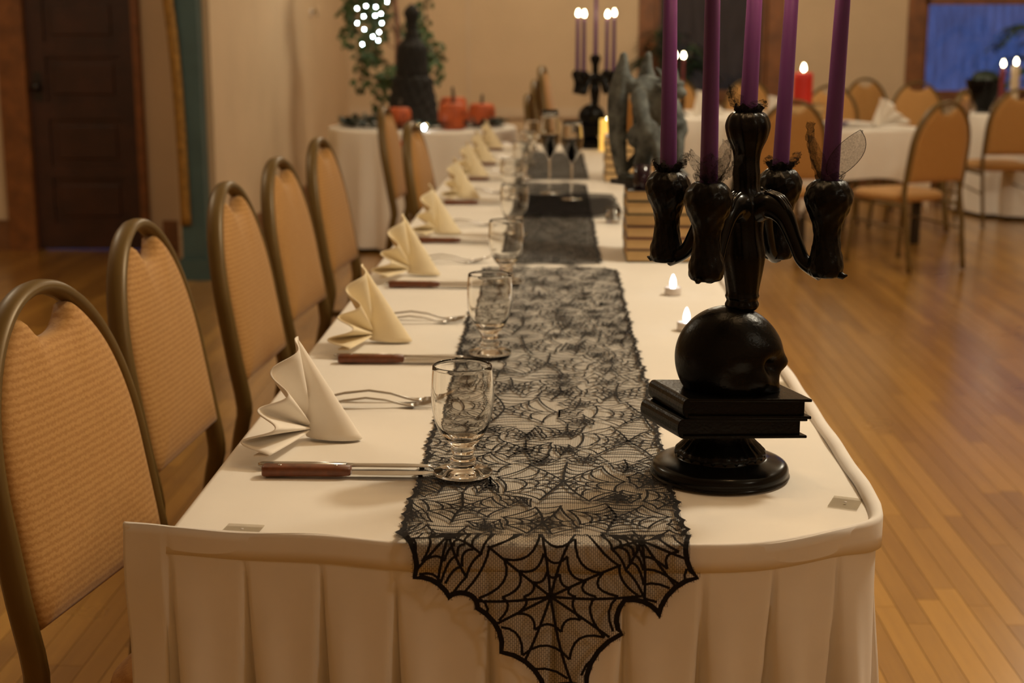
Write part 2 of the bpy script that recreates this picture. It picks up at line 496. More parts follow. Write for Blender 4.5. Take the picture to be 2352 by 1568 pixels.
# door in the passage
dr = tag(link('door_1', None), 'dark stained panelled wooden door in a wide brown frame', None, None, 'structure')
f = MB(); f.box((-3.44, YD - .04, 0), (-3.27, YD + .12, 2.3)); f.box((-2.60, YD - .04, 0), (-2.555, YD + .12, 2.3)); f.box((-3.44, YD - .04, 2.15), (-2.5, YD + .12, 2.3))
f.build('door_frame', 'brown_wood', dr, False)
MB().box((-3.27, YD + .03, 0.005), (-2.60, YD + .07, 2.15)).build('door_leaf', 'dark_door', dr, False)
st = MB()
st.box((-3.27, YD + .012, 0.005), (-3.16, YD + .03, 2.15)); st.box((-2.70, YD + .012, 0.005), (-2.60, YD + .03, 2.15))
st.build('stile', 'dark_door', dr, False)
for z0, z1 in ((0.005, 0.17), (0.45, 0.53), (0.82, 0.93), (1.20, 1.29), (1.56, 1.65), (2.02, 2.15)):
    MB().box((-3.16, YD + .014, z0), (-2.70, YD + .03, z1)).build('rail', 'dark_door', dr, False)
for z0, z1 in ((0.17, 0.45), (0.53, 0.82), (0.93, 1.20), (1.29, 1.56), (1.65, 2.02)):
    bevel(MB().box((-3.12, YD + .020, z0 + .04), (-2.74, YD + .035, z1 - .04)).build('panel', 'dark_door', dr, False), 0.008)
k = MB().ell((-3.215, YD - .03, 1.02), (.03, .03, .03)).tube([(-3.215, YD + .02, 1.02), (-3.215, YD - .03, 1.02)], 0.012)
k.build('door_knob', 'black_wood', dr)
MB().box((-3.24, YD + .006, .93), (-3.19, YD + .014, 1.11)).build('door_plate', 'black_wood', dr, False)
# teal post at the end of the left wall, with a gilded strip that curves up into an arch
po = struct('trim_2', MB().box((-2.06, YP, 0), (-1.925, YP + 0.125, ZC)).box((-2.075, YP - .02, 0), (-1.905, YP + .13, 0.12)), 'teal', 'dark teal post at the end of the left wall')
gp = spline([(-2.032, YP - 0.012, 0.31), (-2.036, YP - 0.012, 0.7), (-2.045, YP - 0.014, 1.1), (-2.068, YP - 0.03, 1.5), (-2.12, YP - .08, 1.95), (-2.22, YP - .2, 2.4), (-2.5, YP - .5, 2.8)], 6)
g = MB(); g.tube(gp, 0.030, 8, B=(0, 1, 0), ratio=0.5)
g.build('gilded_strip', 'gold_leaf', po)
struct('trim_3', MB().box((XL - .22, YP + 0.115, 0.225), (XL + .004, YP + 0.13, ZC)), 'wall_paint', 'plaster end face of the left wall beside the teal post')

# ================================================================== CHAIR
def outline_back(w, h, arch, inset=0.0, n=14):
    """half-arch outline points (s,t) from bottom-left up over the top to bottom-right"""
    w -= inset; top = h - inset; t_a = h - arch
    pts = [(-w, 0.0), (-w * 1.01, t_a * 0.5)]
    for k in range(n + 1):
        a = PI - PI * k / n
        pts.append((w * math.cos(a), t_a + (top - t_a) * math.sin(a) ** 0.92))
    pts += [(w * 1.01, t_a * 0.5), (w, 0.0)]
    return pts
def make_chair(label):
    t = thing('banquet_chair', label, 'chair')
    lean = R(9.5); zb = 0.46; xb = -0.195
    def bp(s, tt, d=0.0):   # back-plane point: s across, tt up, d forward
        return Vector((xb - math.sin(lean) * tt + math.cos(lean) * d, s, zb + math.cos(lean) * tt + math.sin(lean) * d))
    W, H, A = 0.205, 0.512, 0.30
    arch = [bp(s, tt) for s, tt in outline_back(W, H, A, 0.0, 22)]
    # frame: rear legs run up into the arch
    left = [Vector((-0.265, -W + .005, 0.008)), Vector((-0.235, -W, 0.22)), Vector((-0.205, -W, 0.40))]
    right = [Vector((p.x, -p.y, p.z)) for p in left]
    path = spline(left + arch + right[::-1], 3)
    f = MB(); f.tube(path, 0.0115, 10, B=(math.cos(lean), 0, math.sin(lean)), ratio=1.75)
    f.build('back_frame', 'bronze', t)
    # back cushion with a hand notch at the top
    ol = []
    base = outline_back(W, H, A, 0.013, 40)
    t0 = 0.055
    for s, tt in base: ol.append([s, max(tt, t0)])
    ins = 0.013
    res = []
    for s, tt in ol:
        lim = 1e9
        q = abs(s) / 0.070
        if q < 1: lim = H - 0.013 - 0.054 * (1 - q ** 2) ** 0.4 - 0.004
        res.append((s, min(tt, lim)))
    # resample evenly
    dense = []
    for i in range(len(res) - 1):
        a, b = res[i], res[i + 1]
        k = max(1, int(math.dist(a, b) / 0.012))
        for j in range(k): dense.append((a[0] + (b[0] - a[0]) * j / k, a[1] + (b[1] - a[1]) * j / k))
    dense.append(res[-1])
    nb = 24
    for j in range(1, nb): dense.append((res[-1][0] + (res[0][0] - res[-1][0]) * j / nb, t0))
    cx, cy = 0.0, 0.25
    c = MB(); n = len(dense); v = []; fcs = []
    rings = [(1.0, -0.012), (1.0, 0.004), (0.985, 0.014), (0.95, 0.021), (0.85, 0.027), (0.6, 0.031), (0.3, 0.033)]
    back = [(0.985, -0.017), (0.8, -0.019), (0.4, -0.02)]
    allr = back[::-1] + rings
    for sc, d in allr:
        for s, tt in dense:
            v.append(bp(cx + (s - cx) * sc, cy + (tt - cy) * sc, d))
    for i in range(len(allr) - 1):
        for k in range(n):
            k2 = (k + 1) % n; fcs.append((i * n + k, i * n + k2, (i + 1) * n + k2, (i + 1) * n + k))
    v.append(bp(cx, cy, -0.02)); v.append(bp(cx, cy, 0.033))
    for k in range(n):
        k2 = (k + 1) % n
        fcs.append((len(v) - 2, k2, k)); fcs.append((len(v) - 1, (len(allr) - 1) * n + k, (len(allr) - 1) * n + k2))
    c.add(v, fcs); cu = c.build('backrest', 'upholstery', t)
    # seat cushion
    sp = []
    for k in range(48):
        a = 2 * PI * k / 48; ca, sa = math.cos(a), math.sin(a)
        e = 0.42
        sp.append((0.215 * math.copysign(abs(ca) ** e, ca), 0.208 * math.copysign(abs(sa) ** e, sa) * (1.0 if ca > 0 else 0.93)))
    s = MB(); v = []; fcs = []; n = 48
    rr = [(0.4, .39), (0.93, .39), (1.0, .402), (1.01, .418), (0.99, .433), (0.9, .444), (0.6, .452), (0.3, .455)]
    for q, z in rr:
        for a, b in sp: v.append((a * q + 0.085, b * q, z))
    for i in range(len(rr) - 1):
        for k in range(n):
            k2 = (k + 1) % n; fcs.append((i * n + k, i * n + k2, (i + 1) * n + k2, (i + 1) * n + k))
    fcs.append(tuple(reversed(range(n)))); fcs.append(tuple((len(rr) - 1) * n + k for k in range(n)))
    s.add(v, fcs); s.build('seat', 'upholstery', t)
    # seat frame, front legs, stretchers
    fr = MB(); fr.tube([(-0.20, -0.2, .38), (0.25, -0.19, .38), (0.265, -0.17, .38), (0.265, 0.17, .38), (0.25, 0.19, .38), (-0.20, 0.2, .38)], 0.011, 8)
    fr.build('seat_frame', 'bronze', t)
    for sg in (-1, 1):
        MB().tube(spline([(0.245, 0.185 * sg, .38), (0.26, 0.19 * sg, .25), (0.285, 0.20 * sg, 0.008)], 4), 0.0115, 8).build('leg', 'bronze', t)
        MB().tube([(-0.232, 0.203 * sg, .24), (0.258, 0.19 * sg, .27)], 0.007, 8).build('stretcher', 'bronze', t)
        MB().lathe([(0.0135, 0), (0.015, 0.004), (0.0135, 0.012)], 10, (0.285, 0.20 * sg, 0)).build('rubber_foot', 'black_wood', t)
    return t
G_ROW = 'gold chairs along the long table'
rowlab = lambda n: 'tan upholstered chair with bronze arched frame, %s along the left of the long table' % n
ch0 = make_chair(rowlab('nearest'))
ch0['group'] = G_ROW
row = [(-0.488, 2.00, 0.0, -10), (-0.545, 2.755, 0, -3), (-0.535, 3.50, 0, -3), (-0.55, 4.22, 0, -5), (-0.565, 5.07, 0, -5), (-0.33, 6.0, 0, -6), (-0.60, 7.35, 0.0, -4)]
for i, (x, y, z, a) in enumerate(row):
    c = ch0 if i == 0 else copy_tree(ch0)
    c.location = (x, y, z); c.rotation_euler = (0, 0, R(a)); c['label'] = rowlab(ORD[i])
def chair(x, y, heading, label, group, z=0.0):
    c = copy_tree(ch0); c.location = (x, y, z); c.rotation_euler = (0, 0, R(heading)); c['label'] = label; c['group'] = group
    return c
for k, nm in enumerate(('bottom', 'middle', 'topmost')):
    chair(0.10 + 0.042 * k, 9.05, -6, '%s chair of the small stack beyond the far end of the long table' % nm, 'stacked chairs', 0.085 * k)
GR = 'chairs at the guest tables'
guest = [
    (2.06, 8.46, 118, 'tan chair seen from behind, pushed towards the square guest table'),
    (1.32, 8.58, 96, 'tan chair seen from behind through the purple candles, at the square guest table'),
    (2.00, 10.62, 262, 'tan arched chair beyond the square guest table, beside the red pillar candle'),
    (2.56, 10.22, 150, 'tan chair just behind the chair seen from behind at the right'),
    (2.72, 12.35, 285, 'small far chair against the back wall left of the blue window'),
    (2.84, 11.45, 262, 'far chair standing in front of the blue window frame'),
    (3.17, 10.40, 95, 'brown chair with dark seat side at the right edge, seen from behind'),
    (0.98, 12.15, 262, 'far chair below the dark grey window, left of two'),
    (1.62, 11.95, 275, 'far chair below the dark grey window, right of two'),
    (0.62, 9.95, 70, 'chair at the round far table, seen from behind between the purple candles'),
]
for x, y, h, lab in guest: chair(x, y, h, lab, GR)

# ================================================================== LONG TABLE
TZ = 0.75; YT0, YT1 = 1.60, 7.86; TXL, TXR = -0.45, 0.394
tb = thing('banquet_table', 'long banquet table under the white cloth with lace runners', 'table', (0, 0, 0))
MB().box((TXL + .03, 1.75, TZ - .035), (TXR - .03, YT1 - .03, TZ - .006)).build('tabletop', 'black_wood', tb, False)
for lx in (TXL + .1, TXR - .1):
    for ly in (2.0, 3.6, 5.2, 7.4):
        MB().tube([(lx, ly, 0), (lx, ly, TZ - .035)], 0.014).build('leg', 'bronze', tb)
# front edge line, left to right, then along the right side
front = [(-0.45, 1.602), (-0.36, 1.590), (-0.25, 1.578), (-0.16, 1.570), (-0.01, 1.566), (0.10, 1.564), (0.18, 1.568), (0.26, 1.588), (0.325, 1.618), (0.368, 1.648), (0.388, 1.676), (0.395, 1.72)]
fsp = spline([(a, b, 0) for a, b in front], 6)
# cloth: top polygon strips between left edge and front/right edges
cl = MB(); v = []; fcs = []
ys = [1.72 + (YT1 - 1.72) * (i / 60.0) ** 1.3 for i in range(61)]
NX = 24
# top: rows of constant "v" built from front curve to y=1.75 then straight rows
fpts = []
tot = 0; acc = [0]
for i in range(1, len(fsp)): tot += (fsp[i] - fsp[i - 1]).length; acc.append(tot)
def front_at(u):
    d = u * tot
    for i in range(1, len(fsp)):
        if acc[i] >= d:
            q = (d - acc[i - 1]) / max(1e-9, acc[i] - acc[i - 1]); return fsp[i - 1].lerp(fsp[i], q)
    return fsp[-1]
rows_ = []
for j in range(6):
    q = j / 6.0
    r_ = []
    for i in range(NX + 1):
        u = i / NX; a = front_at(u); b = Vector((TXL + (TXR - TXL) * u, 1.80, 0)); r_.append(a.lerp(b, q))
    rows_.append(r_)
for y in [1.80] + [yy for yy in ys if yy > 1.82]:
    rows_.append([Vector((TXL + (TXR - TXL) * i / NX, y, 0)) for i in range(NX + 1)])
for r_ in rows_:
    for p in r_:
        w = 0.0007 * noise.noise((p.x * 9, p.y * 5, 0)) + 0.0012 * math.exp(-((p.x + 0.385) / 0.004) ** 2) * smoothstep(1.6, 1.7, p.y)
        v.append((p.x, p.y, TZ + w))
nr = len(rows_)
for j in range(nr - 1):
    for i in range(NX):
        fcs.append((j * (NX + 1) + i, j * (NX + 1) + i + 1, (j + 1) * (NX + 1) + i + 1, (j + 1) * (NX + 1) + i))
# left overhang
k0 = len(v)
drop = [(0.004, -0.001), (0.010, -0.006), (0.013, -0.016), (0.014, -0.06), (0.016, -0.16), (0.02, -0.25)]
for dx, dz in drop:
    for j, r_ in enumerate(rows_):
        p = r_[0]; v.append((p.x - dx - (0.008 * math.sin(p.y * 23) * (-dz / 0.3) if dz < -0.05 else 0), p.y, TZ + dz))
for d in range(len(drop)):
    for j in range(nr - 1):
        a = (j * (NX + 1)) if d == 0 else k0 + (d - 1) * nr + j
        b = ((j + 1) * (NX + 1)) if d == 0 else k0 + (d - 1) * nr + j + 1
        fcs.append((a, b, k0 + d * nr + j + 1, k0 + d * nr + j))
k1 = len(v)
for dz, dy in ((-0.004, 0.004), (-0.02, 0.012), (-0.3, 0.02)):
    for i in range(NX + 1): p = rows_[-1][i]; v.append((p.x, p.y + dy, TZ + dz))
for d in range(3):
    for i in range(NX):
        a = (nr - 1) * (NX + 1) + i if d == 0 else k1 + (d - 1) * (NX + 1) + i
        fcs.append((a, a + 1, k1 + d * (NX + 1) + i + 1, k1 + d * (NX + 1) + i))
cl.add(v, fcs)
co = cl.build('tablecloth', 'white_cloth'); tag(co, 'white cloth covering the long banquet table', 'tablecloth')
# pleated skirt: along the front and down the right side
sk = thing('table_skirt', 'white pleated skirt clipped round the end of the long table', 'table skirt')
path = [(-0.513, 1.624)] + [(p.x, p.y) for p in fsp] + [(0.3975, 1.80), (0.398, 2.2), (0.398, 3.2), (0.398, 4.6), (0.398, 6.2), (0.398, YT1)]
P3 = [Vector((a, b, 0)) for a, b in path]
# offset outwards a little and resample by arclength
al = [0.0]
for i in range(1, len(P3)): al.append(al[-1] + (P3[i] - P3[i - 1]).length)
def along(d):
    for i in range(1, len(P3)):
        if al[i] >= d - 1e-9:
            q = (d - al[i - 1]) / max(1e-9, al[i] - al[i - 1]); p = P3[i - 1].lerp(P3[i], q)
            a = P3[max(i - 2, 0)]; b = P3[min(i + 1, len(P3) - 1)]; t = (b - a).normalized()
            return p, Vector((t.y, -t.x, 0))
    return P3[-1], Vector((1, 0, 0))
pleats = [0.062, 0.155, 0.247, 0.335, 0.445, 0.52, 0.60, 0.69, 0.775, 0.865, 0.955, 1.02]
dd = 1.10
while dd < al[-1]: pleats.append(dd); dd += 0.088
ds = []
d = 0.0
while d < al[-1]:
    ds.append(d); d += 0.004 if d < 1.1 else 0.011
zs = [0, .012, .03, .045, .06, .08, .11, .15, .2, .26, .33, .42, .52, .62, .735]
v = []; fcs = []
prng = random.Random(5)
amp = [prng.uniform(0.8, 1.3) for _ in pleats]
for zi in zs:
    for d in ds:
        p, nrm = along(d)
        o_ = 0.004
        g = smoothstep(0.035, 0.30, zi)
        for pi_, pd in enumerate(pleats):
            x_ = d - pd
            if abs(x_) < 0.09:
                wv = 0.002 + 0.007 * g
                fold = math.exp(-(x_ / wv) ** 2)
                o_ -= (0.006 + 0.028 * g) * amp[pi_] * fold * smoothstep(0.02, 0.07, zi)
                o_ += 0.014 * g * amp[pi_] * math.exp(-((x_ - 0.026) / 0.020) ** 2)
        o_ += 0.010 * g * (0.3 + zi) * math.sin(d * 21 + 1.0)
        o_ += 0.003 * math.sin(d * 17) * smoothstep(0.05, 0, zi)
        if d < 0.06: o_ += 0.004 * math.sin(zi * 26)
        zt = TZ + 0.006 + 0.0022 * math.sin(d * 31) + (0.004 * math.sin(d * 11) if d < .5 else 0)
        v.append((p.x + nrm.x * o_, p.y + nrm.y * o_, zt - zi * (TZ - 0.012) / 0.735))
n = len(ds)
for j in range(len(zs) - 1):
    for i in range(n - 1):
        fcs.append((j * n + i, (j + 1) * n + i, (j + 1) * n + i + 1, j * n + i + 1))
s = MB().add(v, fcs).build('pleated_panel', 'skirt_cloth', sk); solid(s, 0.0012)
# header band of the skirt
v = []; fcs = []
prof = [(-0.005, 0.002), (0.0010, 0.0075), (0.005, 0.0088), (0.0092, 0.0072), (0.0102, 0.002), (0.0102, -0.018), (0.0102, -0.036)]
for a_, b_ in prof:
    for d in ds:
        p, nrm = along(d); side = smoothstep(0.85, 1.0, d)
        w = 0.0022 * math.sin(d * 31) + (0.004 * math.sin(d * 11) if d < .5 else 0)
        k = 0.48 + 0.75 * side
        v.append((p.x + nrm.x * (a_ * k), p.y + nrm.y * (a_ * k), TZ + b_ * (0.75 + 0.25 * side) + w * 0.6))
for j in range(len(prof) - 1):
    for i in range(n - 1):
        fcs.append((j * n + i, (j + 1) * n + i, (j + 1) * n + i + 1, j * n + i + 1))
b = MB().add(v, fcs).build('header_band', 'skirt_cloth', sk); solid(b, 0.0015)
# clear plastic clips
for (x, y, rz, lab) in ((0.366, 1.735, 1.2, 'clear plastic skirt clip on the right front table corner'), (-0.37, 1.612, -0.1, 'clear plastic skirt clip on the left front table edge'), (0.372, 2.36, PI / 2, 'clear plastic skirt clip on the right table edge behind the skull')):
    c = thing('skirt_clip', lab, 'clip', (x, y, TZ + 0.0012), rz, 'skirt clips')
    q = MB().box((-0.022, -0.018, 0), (0.022, 0.018, 0.0015)).build('tongue', 'clip_plastic', c, False)
    MB().lathe([(0.0, 0.0022), (0.0018, 0.0022), (0.002, 0.0015)], 12).build('rivet', 'white_plastic', c)

# ================================================================== LACE RUNNERS
def poly_in(poly, x, y):
    c = False; j = len(poly) - 1
    for i in range(len(poly)):
        xi, yi = poly[i]; xj, yj = poly[j]
        if (yi > y) != (yj > y) and x < (xj - xi) * (y - yi) / (yj - yi) + xi: c = not c
        j = i
    return c
def scallop(tips, depth=0.18, n=6):
    """tips joined by arcs that sag towards the left of travel"""
    out = []
    for i in range(len(tips) - 1):
        a = Vector(tips[i]).to_2d(); b = Vector(tips[i + 1]).to_2d(); d = b - a; nn = Vector((-d.y, d.x))
        for k in range(n):
            t = k / n; out.append(tuple(a + d * t + nn * depth * 4 * t * (1 - t)))
    out.append(tuple(tips[-1])); return out
def make_runner(name, label, y_start, y_end, half, hang, seed, zoff, spacing):
    """u across, s along; s measured from the table's front edge for a hanging runner, else absolute"""
    rg = random.Random(seed)
    cxr = -0.013
    L = y_end - y_start
    def surf(u, s, off=0.0):
        if hang:
            r = 0.012
            if s >= 0.0:
                wr = 0.0035 * math.exp(-((u - 0.03 - 0.05 * math.sin(s * 2.3)) / 0.012) ** 2) * smoothstep(0.15, 0.7, s) + 0.0026 * max(0, noise.noise((u * 8, s * 3, seed)))
                return Vector((cxr + u, y_start + s, TZ + zoff + wr + off + 0.012 * math.exp(-(s / 0.02) ** 2)))
            ang = min(1.0, -s / (r * PI / 2)) * PI / 2
            y = y_start - r * math.sin(ang); z = TZ + zoff + 0.012 - r * (1 - math.cos(ang))
            ex = max(0, -s - r * PI / 2)
            y -= 0.004 * smoothstep(0, .08, ex) + 0.002 * math.sin(u * 40) * ex * 8
            return Vector((cxr + u, y - off - 0.006, z - ex))
        wr = 0.0030 * max(0, noise.noise((u * 8, s * 3, seed))) + 0.0015 * (1 + math.sin(s * 7 + u * 9))
        return Vector((cxr + u, y_start + s, TZ + zoff + wr + off))
    # outline
    side_r = []; y = 0.02
    tip = []
    while y < L - 0.02:
        tip.append((half + rg.uniform(-.004, .004), y)); y += rg.uniform(0.026, 0.040)
    if hang:
        hp = [(-0.161, .709), (-0.12, .685), (-0.096, .688), (-0.090, .674), (-0.062, .619), (-0.010, .570), (0.041, .576), (0.081, .644), (0.083, .684), (0.122, .664), (0.166, .713)]
        e = [(x - cxr, -(TZ + 0.012 - z)) for x, z in hp]
        tips = [(-half, 0.01)] + e + [(half, 0.01)] + tip + [(half * 0.8, L), (half * .35, L + .03), (-half * .1, L - .01), (-half * .5, L + .02), (-half * 0.9, L)]
        q = L - 0.02
        while q > 0.03:
            tips.append((-half + rg.uniform(-.004, .004), q)); q -= rg.uniform(0.026, 0.040)
    else:
        tips = [(-half, 0.01), (-half * .5, -0.02), (-half * .1, 0.0), (half * .4, -.025), (half * .8, 0), (half, .012)] + tip + [(half * 0.8, L), (half * .35, L + .03), (-half * .1, L - .01), (-half * .5, L + .02), (-half * 0.9, L)]
        q = L - 0.02
        while q > 0.03:
            tips.append((-half + rg.uniform(-.004, .004), q)); q -= rg.uniform(0.026, 0.040)
    tips.append(tips[0])
    outl = scallop(tips, 0.16, 5)
    poly = outl[:-1]
    root = thing(name, label, 'table runner', (0, 0, 0), 0, 'black spider web lace runners')
    # net sheet
    v = []; fcs = []; uvs = []; idx = {}
    cs = 0.006 if hang else 0.009
    smin = min(p[1] for p in poly); smax = max(p[1] for p in poly)
    def vid(i, j):
        if (i, j) not in idx:
            u = i * cs; s_ = smin + j * cs
            idx[(i, j)] = len(v); v.append(surf(u, s_)); uvs.append((u, s_))
        return idx[(i, j)]
    ni = int(half / cs) + 4; nj = int((smax - smin) / cs) + 1
    # scanline test
    for j in range(nj):
        s_ = smin + (j + .5) * cs
        xs = []
        for a in range(len(poly)):
            p, q = poly[a], poly[(a + 1) % len(poly)]
            if (p[1] > s_) != (q[1] > s_): xs.append(p[0] + (q[0] - p[0]) * (s_ - p[1]) / (q[1] - p[1]))
        xs.sort()
        for a in range(0, len(xs) - 1, 2):
            for i in range(-ni, ni):
                if xs[a] - .001 < (i + .5) * cs < xs[a + 1] + .001:
                    fcs.append((vid(i, j), vid(i + 1, j), vid(i + 1, j + 1), vid(i, j + 1)))
    mb = MB().add(v, fcs); net = mb.build('net', 'lace_net' if hang else 'lace_net_dense', root)
    ul = net.data.uv_layers.new(name='UVMap')
    for lp in net.data.loops: ul.data[lp.index].uv = uvs[lp.vertex_index]
    # web threads
    tv = []; tf = []
    def thread(pts, w, test=True):
        """pts: list of 2D; ribbon of width w"""
        run = []
        def flush():
            nonlocal run
            if len(run) > 1:
                k = len(tv)
                for i, p in enumerate(run):
                    a = run[max(i - 1, 0)]; b = run[min(i + 1, len(run) - 1)]
                    dx, dy = b[0] - a[0], b[1] - a[1]; l = math.hypot(dx, dy) or 1
                    nx, ny = -dy / l * w / 2, dx / l * w / 2
                    tv.append(surf(p[0] + nx, p[1] + ny, 0.0013)); tv.append(surf(p[0] - nx, p[1] - ny, 0.0013))
                for i in range(len(run) - 1): tf.append((k + 2 * i, k + 2 * i + 1, k + 2 * i + 3, k + 2 * i + 2))
            run = []
        for p in pts:
            if not test or inside(p): run.append(p)
            else: flush()
        flush()
    # fast inside: side bounds for the straight body
    def inside(p):
        if p[1] > 0.03 and p[1] < L - 0.03:
            return abs(p[0]) < half - 0.004
        return poly_in(poly, p[0], p[1])
    # web centres by dart throwing
    cen = []
    if hang: cen = [(-0.003 - cxr, -0.072, .11), (-0.12 - cxr, 0.0, .075), (0.10 - cxr, -0.005, .075), (0.0, 0.075, .06), (0.09, 0.10, .07), (-0.10, 0.13, .06)]
    tries = 0
    while tries < 9000:
        tries += 1
        x = rg.uniform(-half - .01, half + .01); y = rg.uniform(smin, smax); r = rg.choice(spacing)
        if hang and y < -0.02: continue
        if all((x - c[0]) ** 2 + (y - c[1]) ** 2 > (0.62 * (r + c[2])) ** 2 for c in cen): cen.append((x, y, r))
    def cell(i):
        cx_, cy_, r0 = cen[i]
        R_ = 0.16 if (hang and i < 3) else 0.11
        pg = [(cx_ + R_ * math.cos(2 * PI * k / 16), cy_ + R_ * math.sin(2 * PI * k / 16)) for k in range(16)]
        for j, (ax, ay, r1) in enumerate(cen):
            if j == i: continue
            dx, dy = ax - cx_, ay - cy_; d2 = dx * dx + dy * dy
            if d2 > 0.06: continue
            # power bisector
            tt = 0.5 + (r0 * r0 - r1 * r1) / (2 * d2)
            mx_, my_ = cx_ + dx * tt, cy_ + dy * tt
            new = []
            for k in range(len(pg)):
                a = pg[k]; b_ = pg[(k + 1) % len(pg)]
                da = (a[0] - mx_) * dx + (a[1] - my_) * dy; db = (b_[0] - mx_) * dx + (b_[1] - my_) * dy
                if da <= 0: new.append(a)
                if (da <= 0) != (db <= 0):
                    t = da / (da - db); new.append((a[0] + (b_[0] - a[0]) * t, a[1] + (b_[1] - a[1]) * t))
            pg = new
            if len(pg) < 3: return None
        return pg
    for i in range(len(cen)):
        pg = cell(i)
        if not pg: continue
        cx_, cy_, r0 = cen[i]
        big = hang and i < 3
        nsp = 10 if big else rg.choice((7, 8, 9))
        a0 = rg.uniform(0, PI)
        ends = []
        for k in range(nsp):
            a = a0 + 2 * PI * (k + rg.uniform(-.18, .18)) / nsp
            dx, dy = math.cos(a), math.sin(a); best = None
            for q in range(len(pg)):
                p, p2 = pg[q], pg[(q + 1) % len(pg)]
                ex, ey = p2[0] - p[0], p2[1] - p[1]
                den = dx * ey - dy * ex
                if abs(den) < 1e-12: continue
                t = ((p[0] - cx_) * ey - (p[1] - cy_) * ex) / den; w_ = ((p[0] - cx_) * dy - (p[1] - cy_) * dx) / den
                if t > 0 and -1e-6 <= w_ <= 1 + 1e-6 and (best is None or t < best): best = t
            if best: ends.append((dx, dy, best))
        if len(ends) < 4: continue
        wth = 0.0033 if big else (0.0034 if r0 > 0.05 else 0.0027)
        for dx, dy, t in ends:
            nseg = max(2, int(t / 0.009))
            bend = rg.uniform(-.05, .05)
            thread([(cx_ + dx * t * q / nseg - dy * bend * t * math.sin(PI * q / nseg), cy_ + dy * t * q / nseg + dx * bend * t * math.sin(PI * q / nseg)) for q in range(nseg + 1)], wth)
        rf = (0.34, 0.62, 0.94) if not big else (0.28, 0.5, 0.74, 0.97)
        if r0 < 0.04: rf = (0.45, 0.95)
        elif r0 > 0.06 and not big: rf = (0.26, 0.48, 0.71, 0.96)
        for fr in rf:
            for k in range(len(ends)):
                a = ends[k]; b_ = ends[(k + 1) % len(ends)]
                p = (cx_ + a[0] * a[2] * fr, cy_ + a[1] * a[2] * fr); q = (cx_ + b_[0] * b_[2] * fr, cy_ + b_[1] * b_[2] * fr)
                m_ = ((p[0] + q[0]) / 2, (p[1] + q[1]) / 2)
                sag = 0.20 if fr < 0.9 else 0.07
                mc = (m_[0] + (cx_ - m_[0]) * sag * 2, m_[1] + (cy_ - m_[1]) * sag * 2)
                nseg = 6
                thread([((1 - t) ** 2 * p[0] + 2 * t * (1 - t) * mc[0] + t * t * q[0], (1 - t) ** 2 * p[1] + 2 * t * (1 - t) * mc[1] + t * t * q[1]) for t in [z_ / nseg for z_ in range(nseg + 1)]], wth * 0.95)
        # hub
        hr = 0.005 if big else 0.003
        thread([(cx_ + hr * .5 * math.cos(z_ * PI / 4), cy_ + hr * .5 * math.sin(z_ * PI / 4)) for z_ in range(9)], hr * 1.2)
        if not big and rg.random() < 0.35:      # small round motifs in the pattern
            for z0 in range(3):
                ox, oy = cx_ + rg.uniform(-.02, .02), cy_ + rg.uniform(-.02, .02); rr = rg.uniform(.004, .008)
                thread([(ox + rr * math.cos(z_ * PI / 5), oy + rr * math.sin(z_ * PI / 5)) for z_ in range(11)], 0.0016)
    w_o = MB().add(tv, tf).build('web_threads', 'black_lace', root); w_o['kind'] = 'stuff'
    # thick scalloped border with fringe
    tv = []; tf = []
    n = len(poly); area = sum(poly[i][0] * poly[(i + 1) % n][1] - poly[(i + 1) % n][0] * poly[i][1] for i in range(n))
    sg = 1 if area > 0 else -1
    bw = 0.0062
    inn = []
    for i in range(n):
        a = poly[i - 1]; b_ = poly[(i + 1) % n]; dx, dy = b_[0] - a[0], b_[1] - a[1]; l = math.hypot(dx, dy) or 1
        inn.append((-dy / l * sg, dx / l * sg))
    for i in range(n):
        p = poly[i]; nx, ny = inn[i]
        tv.append(surf(p[0], p[1], 0.0017)); tv.append(surf(p[0] + nx * bw, p[1] + ny * bw, 0.0017))
    for i in range(n):
        j = (i + 1) % n; tf.append((2 * i, 2 * j, 2 * j + 1, 2 * i + 1))
    if hang:
        for i in range(n):
            if poly[i][1] > 0.0: continue
            j = (i + 1) % n
            for k in range(5):
                t = (k + rg.random()) / 5
                px = poly[i][0] + (poly[j][0] - poly[i][0]) * t; py = poly[i][1] + (poly[j][1] - poly[i][1]) * t
                ln = rg.uniform(.001, .0035); c_ = len(tv)
                nx, ny = inn[i]
                tv += [surf(px - .0003, py, .0009), surf(px + .0003, py, .0009), surf(px - nx * ln, py - ny * ln, .0012)]
                tf.append((c_, c_ + 1, c_ + 2))
    MB().add(tv, tf).build('border', 'black_lace', root)
    return root
make_runner('lace_runner', 'black spider web lace runner hanging over the near end of the table', 1.568, 3.60, 0.172, True, 11, 0.0022, (0.042, 0.055, 0.068, 0.08, 0.095))
make_runner('lace_runner', 'black lace runner in the middle of the table beside the book stack', 3.66, 5.72, 0.135, False, 12, 0.0022, (0.03, 0.04, 0.05))
make_runner('lace_runner', 'black lace runner at the far end of the table before the far candelabra', 5.88, 7.30, 0.150, False, 13, 0.0022, (0.035, 0.05))
dk = MB(); v = []; fcs = []
for j in range(40):
    for i in range(24):
        u = -0.165 + 0.33 * i / 23; yy = 4.62 + 0.62 * j / 39 + .01 * math.sin(u * 60)
        v.append((u + .045 + .006 * math.sin(yy * 30), yy, TZ + 0.0085 + 0.004 * (1 + math.sin(yy * 24 + 3 * math.sin(u * 9)))))
for j in range(39):
    for i in range(23): fcs.append((j * 24 + i, j * 24 + i + 1, (j + 1) * 24 + i + 1, (j + 1) * 24 + i))
o = dk.add(v, fcs).build('lace_cloth', 'tulle_dark'); solid(o, 0.0012)
